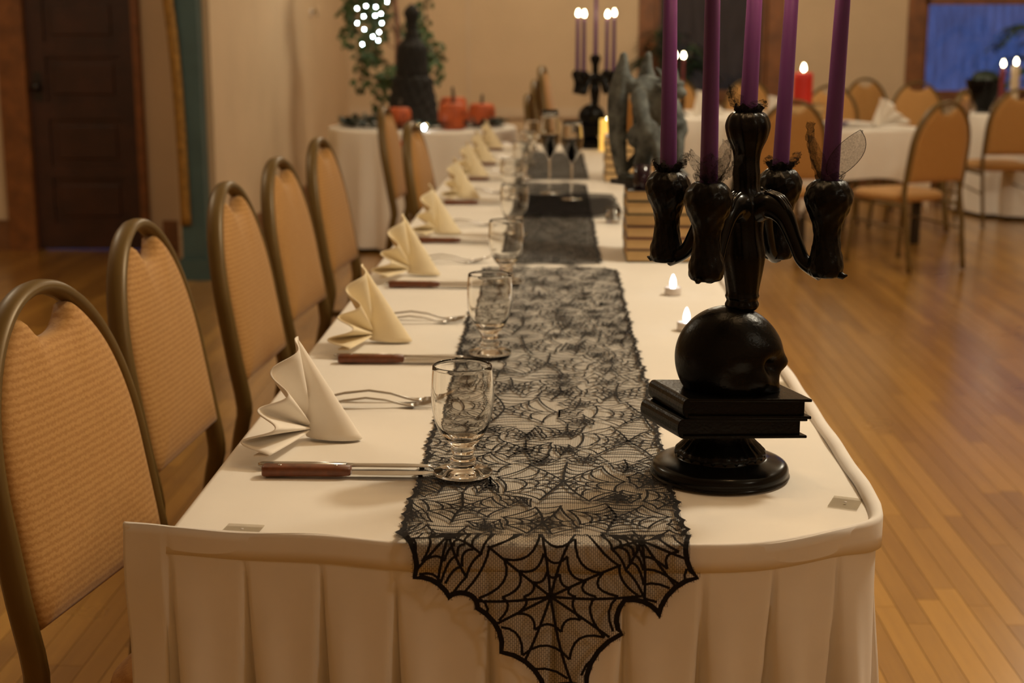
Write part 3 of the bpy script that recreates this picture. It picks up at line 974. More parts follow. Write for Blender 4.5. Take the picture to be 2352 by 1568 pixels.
tag(o, 'crumpled sheer black cloth under the wine glasses', 'cloth')

# ================================================================== CANDELABRA
CZ = TZ + 0.003
def skull_mesh():
    """skull facing +x, about 0.14 long, base at z=0"""
    nu, nv = 96, 64; v = []; fcs = []
    def bumpf(d, c, w): 
        c = Vector(c).normalized(); a = math.acos(max(-1, min(1, d.dot(c)))); return math.exp(-(a / w) ** 2)
    for j in range(nv + 1):
        th = PI * j / nv
        for i in range(nu):
            ph = 2 * PI * i / nu
            d = Vector((math.sin(th) * math.cos(ph), math.sin(th) * math.sin(ph), math.cos(th)))
            r = 1.0 / math.sqrt((d.x / 0.0705) ** 2 + (d.y / 0.054) ** 2 + (d.z / (0.068 if d.z > 0 else 0.074)) ** 2)
            # lower face: longer jaw at the front, flat base behind
            fr = smoothstep(0.1, 0.9, d.x)
            low = smoothstep(0.1, -0.8, d.z)
            r += 0.006 * fr * low
            r += 0.0035 * (bumpf(d, (0.86, 0.32, 0.22), 0.24) + bumpf(d, (0.86, -0.32, 0.22), 0.24))          # brow
            r -= 0.015 * (bumpf(d, (0.88, 0.42, -0.08), 0.20) + bumpf(d, (0.88, -0.42, -0.08), 0.20))          # eye sockets
            r += 0.006 * (bumpf(d, (0.70, 0.62, -0.34), 0.2) + bumpf(d, (0.70, -0.62, -0.34), 0.2))            # cheek bones
            r -= 0.007 * (bumpf(d, (0.35, 0.85, -0.25), 0.3) + bumpf(d, (0.35, -0.85, -0.25), 0.3))            # temples
            r += 0.006 * bumpf(d, (1, 0, -0.06), 0.13)                                                         # nasal bone
            r -= 0.011 * bumpf(d, (0.93, 0, -0.36), 0.13)                                                      # nose hole
            r += 0.007 * bumpf(d, (0.80, 0, -0.62), 0.26)                                                      # upper jaw
            if d.x > 0.35 and -0.86 < d.z < -0.58:
                r += 0.0014 * math.sin(math.atan2(d.y, d.x) * 17)                                             # teeth
            p = d * r
            if p.z < -0.043: p.z = -0.043 + (p.z + 0.043) * 0.08
            v.append((p.x, p.y, p.z + 0.0445))
    for j in range(nv):
        for i in range(nu):
            i2 = (i + 1) % nu; fcs.append((j * nu + i, (j + 1) * nu + i, (j + 1) * nu + i2, j * nu + i2))
    return MB().add(v, fcs).mesh('skull', 'black_resin')
SKULL = skull_mesh()
def cup_profile():
    # foot of the cup 0 .. lip 0.122
    return [(0.004, 0.0), (0.017, 0.001), (0.0215, 0.008), (0.0215, 0.020), (0.0185, 0.034), (0.0165, 0.050), (0.0175, 0.062), (0.021, 0.074), (0.0265, 0.086), (0.0295, 0.098), (0.0285, 0.108), (0.024, 0.116), (0.0185, 0.121), (0.015, 0.122), (0.0115, 0.118)]
def feather(a, z): return 0.022 * math.sin(a * 14 + z * 150) + 0.018 * math.sin(a * 9 - z * 330) - 0.02 * (math.sin(z * 420) > 0.9)
def densify(pr, k=3):
    q = spline([(a, 0, b) for a, b in pr], k); return [(max(p.x, 0.0), p.z) for p in q]
def make_candelabra(label, group):
    t = thing('candelabra', label, 'candelabra', (0, 0, 0), 0, group)
    MB().lathe(densify([(0.0, 0), (0.085, 0.0), (0.0905, 0.004), (0.091, 0.010), (0.088, 0.016), (0.080, 0.020), (0.066, 0.0235), (0.060, 0.026), (0.058, 0.030)], 3), 64).build('base', 'black_smooth', t)
    MB().lathe(densify([(0.058, 0.027), (0.058, 0.034), (0.051, 0.041), (0.043, 0.050), (0.039, 0.060), (0.041, 0.068)], 3), 72, flute=lambda a, z: 0.035 * math.cos(a * 24) * (1 if z < 0.05 else 0.3)).build('fluted_neck', 'black_resin', t)
    for (cx, cy, rz, z0, h, lx, ly) in ((0.003, -0.010, 3, 0.066, 0.0265, 0.160, 0.108), (0.010, -0.012, 1, 0.0925, 0.0265, 0.158, 0.106)):
        b = link('book', None, t); b.location = (cx, cy, z0); b.rotation_euler = (0, 0, R(rz))
        x0, x1, y0, y1 = -lx / 2, lx / 2, -ly / 2, ly / 2
        cv = MB().box((x0, y0, 0), (x1, y1, 0.004)).box((x0, y0, h - .004), (x1, y1, h))
        # rounded spine on the -x side
        sp = []
        for k in range(9):
            a = PI / 2 + PI * k / 8; sp.append((x0 + 0.007 * math.cos(a), h / 2 + h / 2 * math.sin(a)))
        k0 = len(cv.v); n_ = len(sp)
        cv.add([(a, y0, z) for a, z in sp] + [(a, y1, z) for a, z in sp], [(i, i + 1, n_ + i + 1, n_ + i) for i in range(n_ - 1)] + [tuple(range(n_))[::-1], tuple(range(n_, 2 * n_))])
        SH = Matrix(((1, -0.34, 0, 0), (0, 1, 0, 0), (0, 0, 1, 0), (0, 0, 0, 1)))
        cv.move(SH); bevel(cv.build('cover', 'black_resin', b, False), 0.001)
        MB().box((x0 + .002, y0 + .005, .004), (x1 - .007, y1 - .005, h - .004)).move(SH).build('page_block', 'black_resin', b, False)
    s = link('skull', SKULL, t); s.location = (0.007, -0.004, 0.1165); s.rotation_euler = (0, 0, R(-8))
    cx = 0.0225
    MB().lathe(densify([(0.015, 0.222), (0.0205, 0.226), (0.0215, 0.231), (0.0195, 0.236), (0.0215, 0.241), (0.0205, 0.246), (0.0225, 0.26), (0.0265, 0.285), (0.0275, 0.300), (0.0245, 0.318), (0.024, 0.335), (0.027, 0.352), (0.027, 0.364), (0.021, 0.374), (0.017, 0.384), (0.0175, 0.40), (0.0165, 0.415), (0.0185, 0.430), (0.0245, 0.444), (0.0275, 0.456), (0.0275, 0.464), (0.024, 0.473), (0.018, 0.478), (0.012, 0.478), (0.011, 0.474)], 3), 64, (cx, 0, 0), flute=lambda a, z: 0.035 * math.sin(a * 10 + z * 60)).build('column', 'black_resin', t)
    for k in range(4):
        a = R(-32 + 90 * k); d = Vector((math.cos(a), math.sin(a), 0)); rad = 0.108
        if k in (0, 2): rad = 0.112
        c0 = Vector((cx, 0, 0))
        pts = spline([c0 + d * 0.008 + Vector((0, 0, .352)), c0 + d * 0.032 + Vector((0, 0, .362)), c0 + d * 0.054 + Vector((0, 0, .349)), c0 + d * 0.070 + Vector((0, 0, .318)), c0 + d * 0.084 + Vector((0, 0, .293)), c0 + d * (rad - .004) + Vector((0, 0, .284))], 7)
        nn = len(pts)
        rad_ = [0.020 - 0.0105 * smoothstep(0, 0.65, i / (nn - 1)) + 0.004 * smoothstep(.8, 1, i / (nn - 1)) for i in range(nn)]
        arm = MB().tube(pts, rad_, 14).build('arm', 'black_smooth', t)
        cc = c0 + d * rad + Vector((0, 0, 0.276))
        MB().lathe(densify(cup_profile(), 4), 56, tuple(cc), flute=feather).build('cup', 'black_resin', arm)
        # little feather tip under the cup
        tip = c0 + d * (rad + 0.014) + Vector((0, 0, 0.283))
        MB().tube([tip, tip + d * 0.010 + Vector((0, 0, -0.004)), tip + d * 0.015 + Vector((0, 0, -0.002))], [0.006, 0.004, 0.001], 6).build('feather_tip', 'black_resin', arm)
        # leaf scroll on top of the arm
        lf = [c0 + d * 0.03 + Vector((0, 0, .378)), c0 + d * 0.048 + Vector((0, 0, .372)), c0 + d * 0.060 + Vector((0, 0, .356))]
        for w in (-1, 0, 1):
            side = Vector((-d.y, d.x, 0)) * 0.007 * w
            MB().tube([q + side for q in spline(lf, 4)], [0.0035] * 8 + [0.001], 6).build('leaf_rib', 'black_smooth', arm)
    return t
CAND_POS = []
def candle_spots():
    cx = 0.0225; out = [(cx, 0.0, 0.472)]
    for k in range(4):
        a = R(-32 + 90 * k); rad = 0.112 if k in (0, 2) else 0.108
        out.append((cx + rad * math.cos(a), rad * math.sin(a), 0.392))
    return out
c1 = make_candelabra('large black skull candelabra on stacked books at the near end of the table', 'skull candelabras')
c1.location = (0.221, 1.852, CZ)
c2 = copy_tree(c1); c2.location = (0.178, 7.60, CZ); c2.rotation_euler = (0, 0, R(-3)); c2['label'] = 'distant black skull candelabra at the far end of the long table'
def tulle_part(root, spot, seed, kind):
    """sheer black ribbon tied round the candle foot"""
    rg = random.Random(seed); x0, y0, z0 = spot
    mb = MB()
    # crumpled ruff
    n = 40; v = []; fcs = []
    for j in range(4):
        for i in range(n):
            a = 2 * PI * i / n
            r = 0.0125 + 0.0022 * j * (1.6 - j * .3) + (0.003 * j / 3) * math.sin(a * 7 + seed) + rg.uniform(-.0012, .0012)
            v.append((x0 + r * math.cos(a), y0 + r * math.sin(a), z0 + 0.003 + 0.0038 * j * (1 + .25 * math.sin(a * 5 + seed * 2)) + rg.uniform(-.001, .001)))
    for j in range(3):
        for i in range(n):
            i2 = (i + 1) % n; fcs.append((j * n + i, j * n + i2, (j + 1) * n + i2, (j + 1) * n + i))
    MB().add(v, fcs).build('tulle_ruff', 'black_lace' if kind > 1 else 'tulle', root)
    # loops and wisps
    for (ang, out, up, wide, tilt) in LOOPS[kind]:
        d = Vector((math.cos(R(ang)), math.sin(R(ang)), 0)); b = Vector((-d.y, d.x, 0))
        v = []; fcs = []; rim = []
        m_, k_ = 14, 8
        jit = 0.0 if wide > 0.02 else 0.0022
        for i in range(m_ + 1):
            t = i / m_
            w = wide * math.sin(PI * min(1, t * 1.02)) ** 0.7
            for k in range(k_ + 1):
                q = -1 + 2 * k / k_
                p = Vector((x0, y0, z0 + .006)) + d * (0.010 + out * math.sin(t * PI * 0.55) + 0.006 * math.cos(q * 2.2)) + Vector((0, 0, up * t)) + b * (w * q + tilt * t)
                p += Vector((rg.uniform(-jit, jit), rg.uniform(-jit, jit), rg.uniform(-jit, jit)))
                v.append(p)
                if k == k_: rim.append(p)
        for i in range(m_):
            for k in range(k_): fcs.append((i * (k_ + 1) + k, i * (k_ + 1) + k + 1, (i + 1) * (k_ + 1) + k + 1, (i + 1) * (k_ + 1) + k))
        tl = MB().add(v, fcs).build('tulle_loop', 'tulle', root)
        if not jit:
            e = [v[i * (k_ + 1)] for i in range(m_ + 1)] + rim[::-1]
            MB().tube(e, 0.0004, 4).build('loop_edge', 'black_lace', tl)
LOOPS = {0: [(20, 0.012, 0.055, 0.016, 0.012)], 1: [(-150, .012, .045, .012, -.012), (10, .02, .05, .016, .02)], 2: [(160, .014, .03, .01, -.01), (20, .014, .024, .008, .006)], 3: [(150, .014, .032, .01, 0), (-30, .012, .03, .01, .004)]}
LOOPS[0] = [(-78, .010, .062, .021, .030), (165, .014, .070, .010, .004), (-140, .012, .055, .010, -.014)]
LOOPS[1] = [(-110, .012, .040, .009, -.018), (-60, .010, .046, .014, .024), (-20, .022, .034, .012, .02), (-90, .012, .036, .016, 0.0), (30, .022, .05, .014, .01)]
LOOPS[2] = [(-110, .012, .018, .012, -.012), (-70, .012, .016, .012, .012), (20, .014, .022, .010, .0)]
LOOPS[3] = [(-130, .014, .034, .008, -.010), (-70, .010, .016, .014, .010), (160, .012, .026, .012, 0)]
SP = candle_spots()
for i, kd in ((0, 3), (1, 0), (2, 2), (3, 2), (4, 1)):
    tulle_part(c1, SP[i], 3 + i, kd)
# candles
def make_candle(h, r0, r1, wax, label, group, loc, name='taper_candle', lit=True, lean=(0, 0), flame_h=0.030, light=0.0):
    t = thing(name, label, 'candle', loc, 0, group); t.rotation_euler = (lean[0], lean[1], 0)
    pr = [(r0 * .98, 0), (r0, 0.004)] + [(r0 + (r1 - r0) * q, h * q) for q in (0.2, 0.4, 0.6, 0.8, 0.97)] + [(r1 * 0.7, h), (0.0, h - 0.001)]
    MB().lathe(pr, 24).build('wax', wax, t)
    MB().tube([(0, 0, h - .003), (0.0006, 0, h + .006), (0.0012, 0, h + .011)], 0.0017, 6).build('wick', 'wick', t)
    if lit:
        fh = flame_h
        MB().lathe(densify([(0.0, 0.0), (0.17 * fh, 0.12 * fh), (0.24 * fh, 0.32 * fh), (0.19 * fh, 0.58 * fh), (0.08 * fh, 0.85 * fh), (0.0, fh)], 3), 14, (0.001, 0, h + 0.006)).build('flame', 'flame', t)
    if light:
        l = lamp('candle_light', (loc[0], loc[1], loc[2] + h + 0.02), light, 0.012, (1.0, 0.62, 0.28))
    return t
nm = ['centre', 'right front', 'right back', 'left back', 'left front']
nm = ['middle one rising highest', 'far right one by the tulle loop', 'right one behind the arm hump', 'leftmost one', 'second from the left']
for i, (x, y, z) in enumerate(SP):
    lean = [(0, R(1.2)), (0, R(1.6)), (0, R(1.6)), (0, R(-0.6)), (0, R(-0.4))][i]
    make_candle([0.27, .285, .285, .285, .285][i], 0.0112, 0.0085, 'candle_purple', 'tall purple taper in the near skull candelabra, ' + nm[i], 'purple tapers of the near candelabra', (0.221 + x, 1.852 + y, CZ + z), lean=lean, light=1.3)
nm2 = ['taller middle one', 'right front of the overlapping pair', 'right rear of the overlapping pair', 'far left one', 'second from the left']
for i, (x, y, z) in enumerate(SP):
    x, y = x * math.cos(R(-3)) - y * math.sin(R(-3)), x * math.sin(R(-3)) + y * math.cos(R(-3))
    make_candle([0.30, .275, .27, .275, .27][i], 0.0112, 0.0085, 'candle_purple', 'thin purple taper in the far skull candelabra, ' + nm2[i], 'purple tapers of the far candelabra', (0.178 + x, 7.60 + y, CZ + z), light=0.35, flame_h=0.036)

# ================================================================== PLACE SETTINGS
def make_napkin(label):
    t = thing('fan_napkin', label, 'napkin')
    # accordion fan: standing in the plane of local -y / z, pivot at the origin
    Rr = 0.150; v = []; fcs = []
    NA, NR = 200, 12
    for i in range(NA + 1):
        q = i / NA; th = R(1) + q * R(91)
        rad = 0.120 - 0.006 * math.sin(2 * th) + 0.014 * smoothstep(0.6, 1.0, math.sin(th)) + 0.042 * smoothstep(0.6, 0.0, th)
        ph = 2 * PI * 3.75 * q ** 0.58 + 2 * PI
        tri = math.sin(ph) * (1 - 0.55 * q)
        for j in range(NR + 1):
            rr = j / NR
            am = 0.0235 * rr ** 0.6
            base = 0.003
            x = am * tri - 0.010 * rr * math.sin(th) ** 2
            y = -math.cos(th) * rad * rr + 0.0
            z = 0.014 + math.sin(th) * rad * rr
            v.append((x, y, z))
    for i in range(NA):
        for j in range(NR):
            fcs.append((i * (NR + 1) + j, i * (NR + 1) + j + 1, (i + 1) * (NR + 1) + j + 1, (i + 1) * (NR + 1) + j))
    o = MB().add(v, fcs).build('fan', 'napkin', t); solid(o, 0.0022)
    # folded triangular sail that props the fan
    apex = Vector((-0.015, -0.004, 0.145)); foot = Vector((0.076, 0.012, 0.002)); piv = Vector((-0.006, -0.004, 0.004))
    v = []; fcs = []; NV, NS = 16, 28
    for j in range(NV + 1):
        q = j / NV
        a = piv.lerp(apex, q); b = foot.lerp(apex, q)
        th_ = 0.010 * (1 - q) ** 0.8 + 0.0018
        ax = b - a; l = max(ax.length, 0.005); ax.normalize(); nn = Vector((ax.y, -ax.x, 0)).normalized()
        mid = (a + b) / 2
        for k in range(NS):
            s = 2 * PI * k / NS
            c_, s_ = math.cos(s), math.sin(s)
            px = math.copysign(abs(c_) ** 0.55, c_)
            v.append(mid + ax * (px * l / 2) + nn * (s_ * th_ + 0.008 * (1 - q) * math.sin(PI * (px + 1) / 2)))
    for j in range(NV):
        for k in range(NS):
            k2 = (k + 1) % NS; fcs.append((j * NS + k, j * NS + k2, (j + 1) * NS + k2, (j + 1) * NS + k))
    fcs.append(tuple(NV * NS + k for k in range(NS)))
    o = MB().add(v, fcs).build('prop_fold', 'napkin', t); solid(o, 0.0016)
    return t
def make_goblet(label):
    t = thing('water_goblet', label, 'goblet')
    outer = [(0.0, 0.0), (0.036, 0.0), (0.0385, 0.002), (0.0385, 0.004), (0.030, 0.0075), (0.020, 0.0105), (0.0165, 0.015), (0.0175, 0.019), (0.0145, 0.023), (0.0140, 0.028), (0.0168, 0.033), (0.0155, 0.038), (0.021, 0.044), (0.0285, 0.053), (0.0355, 0.068), (0.0402, 0.088), (0.0415, 0.108), (0.0408, 0.128), (0.0390, 0.147)]
    inner = [(0.0378, 0.1475), (0.0373, 0.146), (0.0389, 0.128), (0.0395, 0.108), (0.0380, 0.089), (0.033, 0.070), (0.025, 0.057), (0.013, 0.0505), (0.0, 0.0495)]
    MB().lathe(densify(outer, 3) + densify(inner, 3), 48).build('glass_body', 'glass', t)
    return t
def make_steak_knife(label):
    t = thing('steak_knife', label, 'knife')
    h = MB(); ol = [(-0.118, 0.009, 0.0065), (-0.115, 0.0115, 0.0075), (-0.06, 0.010, 0.0070), (-0.02, 0.0105, 0.0072), (-0.002, 0.0095, 0.006), (0.0, 0.008, 0.005)]
    v = []; fcs = []
    for x, w, hh in ol:
        for k in range(12):
            a = 2 * PI * k / 12 + PI / 12; c_, s_ = math.cos(a), math.sin(a)
            v.append((x, w * math.copysign(abs(c_) ** .5, c_), 0.0085 + hh * math.copysign(abs(s_) ** .5, s_)))
    for i in range(len(ol) - 1):
        for k in range(12):
            k2 = (k + 1) % 12; fcs.append((i * 12 + k, i * 12 + k2, (i + 1) * 12 + k2, (i + 1) * 12 + k))
    fcs += [tuple(range(12))[::-1], tuple((len(ol) - 1) * 12 + k for k in range(12))]
    h.add(v, fcs).build('handle', 'knife_wood', t)
    b = MB(); bl = [(-0.004, -0.007, 0.007), (0.015, -0.0095, 0.007), (0.07, -0.0095, 0.007), (0.098, -0.007, 0.0068), (0.112, 0.003, 0.0065)]
    v = []; fcs = []
    for x, y0, y1 in bl: v += [(x, y0, 0.0050), (x, y1, 0.0042), (x, y1, 0.0062), (x, y0, 0.0056)]
    for i in range(len(bl) - 1):
        for k in range(4):
            k2 = (k + 1) % 4; fcs.append((i * 4 + k, i * 4 + k2, (i + 1) * 4 + k2, (i + 1) * 4 + k))
    fcs += [(3, 2, 1, 0), tuple(len(v) - 4 + k for k in range(4))]
    b.add(v, fcs).build('blade', 'steel', t, False)
    for x in (-0.095, -0.02): MB().lathe([(0.0028, 0), (0.0028, 0.0006), (0.0, 0.0008)], 10, (x, 0, 0.0155)).build('rivet', 'steel', t)
    return t
def flat_sweep(prof):
    """prof: (x, halfwidth, z, thickness)"""
    v = []; fcs = []
    for x, w, z, th in prof:
        for k in range(10):
            a = 2 * PI * k / 10; v.append((x, w * math.cos(a), z + th * math.sin(a)))
    for i in range(len(prof) - 1):
        for k in range(10):
            k2 = (k + 1) % 10; fcs.append((i * 10 + k, i * 10 + k2, (i + 1) * 10 + k2, (i + 1) * 10 + k))
    fcs += [tuple(range(10))[::-1], tuple((len(prof) - 1) * 10 + k for k in range(10))]
    return MB().add(v, fcs)
def make_table_knife(label):
    t = thing('table_knife', label, 'knife')
    flat_sweep([(-0.125, 0.002, .006, .002), (-0.12, 0.0085, .006, .0035), (-0.06, 0.0065, .006, .004), (-0.005, .0055, .006, .0035)]).build('handle', 'steel', t)
    flat_sweep([(-0.007, .0055, .006, .003), (0.01, .008, .006, .0014), (0.07, .0095, .006, .0012), (0.105, .007, .0058, .001), (0.116, .002, .0055, .0006)]).build('blade', 'steel', t)
    return t
def make_fork(label, L=1.0):
    t = thing('fork', label, 'fork')
    pr = [(-0.105, .003, .004, .0012), (-0.10, .0085, .0045, .0014), (-0.07, .0075, .012, .0016), (-0.03, .0045, .017, .0018), (0.005, .0032, .013, .002), (0.03, .0035, .006, .0019), (0.042, .009, .0042, .0014), (0.05, .0115, .0040, .0012), (0.06, .0118, .0045, .0012)]
    flat_sweep(pr).build('handle', 'steel', t)
    for k in range(4):
        y = -0.0095 + k * 0.00633
        MB().tube([(0.058, y, .0045), (0.075, y * 1.02, .006), (0.092, y, .011), (0.105, y * .96, .018)], [.0018, .0016, .0014, .0007], 6).build('tine', 'steel', t)
    t.scale = (L, L, L)
    return t
place = lambda n: '%s from the near end of the table' % n if n != 'nearest' else 'nearest the camera'
KY = [1.826, 2.505, 3.295, 4.035, 4.985, 5.82, 6.52, 7.37]
nap0 = make_napkin(''); gob0 = make_goblet(''); kn0 = make_steak_knife(''); tk0 = make_table_knife(''); fk0 = make_fork(''); fk1 = make_fork('', 0.88)
prng = random.Random(21)
GOBY = [1.830, 2.570, 3.345, 4.16, 5.06, 5.86, 6.56, 7.38]; GOBX = [-0.121, -0.119, -0.116, -0.120, -0.155, -0.135, -0.13, -0.12]
cream = {}
NRZ = [-19, -16, -22, -14, -12, -16, -10, -10]
for i, ky in enumerate(KY):
    o_ = ORD[i]
    for kind, src, x, y, rz, lab, grp in (
        ('n', nap0, -0.352 + prng.uniform(-.004, .004), ky + 0.190, NRZ[i], 'white fan folded napkin on the long table, ' + place(o_), 'fan napkins of the long table'),
        ('g', gob0, GOBX[i], GOBY[i], 0, 'clear footed water goblet on the long table, ' + place(o_), 'water goblets of the long table'),
        ('k', kn0, -0.270, ky + 0.001, prng.uniform(-1, 1), 'wooden handled steak knife, ' + place(o_), 'steak knives of the long table'),
        ('t', tk0, -0.276, ky + 0.034, prng.uniform(-2, 1), 'all steel table knife beside the steak knife, ' + place(o_), 'steel knives of the long table'),
        ('f', fk0, -0.268, ky + 0.405, prng.uniform(-6, -1), 'larger steel fork right of the napkin, ' + place(o_), 'large forks of the long table'),
        ('f', fk1, -0.272, ky + 0.368, prng.uniform(2, 8), 'smaller steel fork right of the napkin, ' + place(o_), 'small forks of the long table')):
        q = src if i == 0 else copy_tree(src)
        q.location = (x, y, TZ + 0.0015 + (0.0055 if kind == 'g' else 0.0)); q.rotation_euler = (0, 0, R(rz)); q['label'] = lab; q['group'] = grp
        if kind == 'n' and i > 0:
            for ch in q.children:
                if i == 1: cream[ch.data.name] = ch.data.copy(); cream[ch.data.name].materials[0] = MATS['napkin_cream']
                ch.data = cream[ch.data.name]

# ================================================================== THINGS ON THE LONG TABLE
def tea_light(loc, label):
    t = thing('tea_light', label, 'tea light', loc, 0, 'tea lights on the long table')
    MB().lathe([(0.0, 0), (0.0185, 0), (0.019, 0.002), (0.019, 0.0155), (0.0178, 0.017), (0.0168, 0.0155), (0.006, 0.0145), (0.0, 0.0145)], 32).build('cup', 'white_plastic', t)
    MB().lathe(densify([(0.004, 0.0), (0.0062, 0.006), (0.0066, 0.013), (0.0045, 0.023), (0.0015, 0.030), (0.0, 0.032)], 3), 16, (0, 0, 0.014)).build('led_flame', 'led_flame', t)
    return t
tea_light((0.267, 3.225, TZ + .0015), 'small white tea light on the cloth, farther of two')
tea_light((0.262, 2.82, TZ + .0015), 'small white tea light on the cloth, nearer one touching the skull outline')
def book(loc, size, rz, cover, label, group, spine='x+'):
    """closed book lying flat, page edges facing -y"""
    t = thing('book', label, 'book', loc, R(rz), group)
    lx, ly, h = size; c = 0.0025
    MB().box((0.001, 0.003, c), (lx - .001, ly - .004, h - c)).build('page_block', 'paper_edge', t, False)
    cv = MB().box((-.001, 0, 0), (lx + .001, ly, c)).box((-.001, 0, h - c), (lx + .001, ly, h)).box((-.001, ly - .004, c), (lx + .001, ly, h - c))
    cv.build('cover', cover, t, False); return t
bz = TZ + 0.001
GB = 'old books stacked under the gargoyle'
lab = ['bottom left', 'bottom right']
book((0.186, 3.70, bz), (0.078, 0.21, 0.032), 0, 'cover_green', 'old book at the left of the bottom layer of the near stack', GB)
book((0.268, 3.70, bz), (0.085, 0.21, 0.032), 0, 'cover_green', 'old book at the right of the bottom layer of the near stack', GB)
z = bz + 0.032
names = ['second from the bottom', 'third from the bottom', 'fourth from the bottom', 'fifth from the bottom', 'topmost']
cov = ['cover_red', 'cover_red', 'cover_black', 'cover_green', 'cover_black']
hs = [0.030, 0.030, 0.032, 0.034, 0.028]
for i in range(5):
    book((0.184 + 0.002 * (i % 2), 3.698 + 0.004 * (i % 3), z), (0.176, 0.215, hs[i]), [0, .6, -.5, .4, -.6][i], cov[i], 'old book with yellowed page edges, %s of the near stack' % names[i], GB); z += hs[i]
ZST = z
z = bz
GB2 = 'old books in the far stack'
for i, h in enumerate((0.034, 0.03, 0.032, 0.028, 0.03, 0.026)):
    book((0.198 + 0.003 * (i % 2), 5.80, z), (0.155, 0.21, h), 0, ['cover_black', 'cover_green', 'cover_red'][i % 3], 'old book in the far stack by the glowing pillar candle, %s from the bottom' % ['first', 'second', 'third', 'fourth', 'fifth', 'sixth'][i], GB2); z += h
ZST2 = z
# gargoyle statue
def gargoyle():
    g = MB()
    def limb(pts, rad):
        pp = spline([(*p,) for p in pts], 5); n_ = len(pp); rr = []
        for i in range(n_):
            q = i / (n_ - 1) * (len(rad) - 1); k = min(int(q), len(rad) - 2); rr.append(rad[k] + (rad[k + 1] - rad[k]) * (q - k))
        g.tube(pp, rr, 10)
        g.ell(pp[0], (rr[0],) * 3, None, 10, 7); g.ell(pp[-1], (rr[-1],) * 3, None, 10, 7)
    # facing +x; base at z=0; hunched body
    g.box((-0.07, -0.05, 0.0), (0.085, 0.05, 0.022))
    g.ell((0.0, 0, 0.135), (0.042, 0.046, 0.060))                 # hips / belly
    g.ell((0.012, 0, 0.200), (0.052, 0.056, 0.062), Matrix.Rotation(R(30), 3, 'Y'))    # ribs
    g.ell((0.002, 0, 0.243), (0.050, 0.052, 0.036), Matrix.Rotation(R(25), 3, 'Y'))    # hunched shoulders
    limb([(0.03, 0, 0.245), (0.062, 0, 0.252)], [0.030, 0.026])    # neck
    g.ell((0.082, 0, 0.250), (0.034, 0.027, 0.028))               # skull
    g.ell((0.108, 0, 0.238), (0.022, 0.018, 0.015))               # muzzle
    g.ell((0.100, 0, 0.262), (0.018, 0.024, 0.008))               # brow
    for sg in (-1, 1):
        limb([(0.075, .02 * sg, .268), (0.062, .03 * sg, .292), (0.048, .036 * sg, .305)], [.009, .007, .002])    # horns
        limb([(0.070, .024 * sg, .252), (0.060, .042 * sg, .262)], [.010, .003])                                    # ears
        g.ell((0.016, 0.052 * sg, 0.222), (0.028, 0.022, 0.030))                                                     # shoulder
        limb([(0.02, .056 * sg, .22), (0.045, .064 * sg, .165), (0.068, .046 * sg, .115), (0.076, .038 * sg, .040)], [.023, .019, .015, .012])   # arm to the ground
        g.ell((0.082, .038 * sg, .030), (.022, .016, .012))
        for f_ in (-1, 0, 1): limb([(0.09, .038 * sg + .010 * f_, .030), (0.108, .038 * sg + .014 * f_, .024)], [.006, .003])
        limb([(0.0, .036 * sg, .125), (0.056, .058 * sg, .150), (0.030, .054 * sg, .085), (0.012, .05 * sg, .045), (0.036, .05 * sg, .030)], [.034, .026, .017, .014, .014])   # folded leg
        for f_ in (-1, 0, 1): limb([(0.04, .05 * sg + .010 * f_, .030), (0.060, .052 * sg + .014 * f_, .024)], [.007, .003])
        # folded wing: leading bone, long feathers down to the base
        limb([(-0.012, .034 * sg, .235), (-0.046, .044 * sg, .285), (-0.052, .046 * sg, .335), (-0.066, .046 * sg, .300)], [.016, .013, .008, .010])
        limb([(-0.058, .046 * sg, .30), (-0.075, .048 * sg, .22), (-0.074, .046 * sg, .12), (-0.066, .04 * sg, .03)], [.017, .025, .023, .013])
        limb([(-0.046, .050 * sg, .28), (-0.052, .054 * sg, .20), (-0.052, .052 * sg, .10), (-0.046, .045 * sg, .03)], [.013, .019, .016, .010])
    limb([(-0.03, 0, .08), (-0.06, -.02, .04), (-0.05, -.055, .03), (-0.01, -.066, .03)], [.014, .011, .008, .004])   # tail
    me = fused(g, 0.0042, 4); me.materials.append(MATS['stone'])
    t = thing('gargoyle_statue', 'grey stone crouching winged gargoyle on the near book stack', 'statue')
    b = link('body', me, t)
    MB().box((-0.082, -0.060, -0.001), (0.10, 0.060, 0.012)).build('plinth', 'dark_stone', t, False)
    # eyes
    for sg in (-1, 1): MB().ell((0.104, 0.014 * sg, 0.253), (.004, .004, .004), None, 8, 6).build('eye', 'dark_stone', t)
    return t
gg = gargoyle(); gg.location = (0.246, 3.86, ZST + 0.001); gg.rotation_euler = (0, 0, R(-48)); gg.scale = (1.0, 1.0, 1.02)
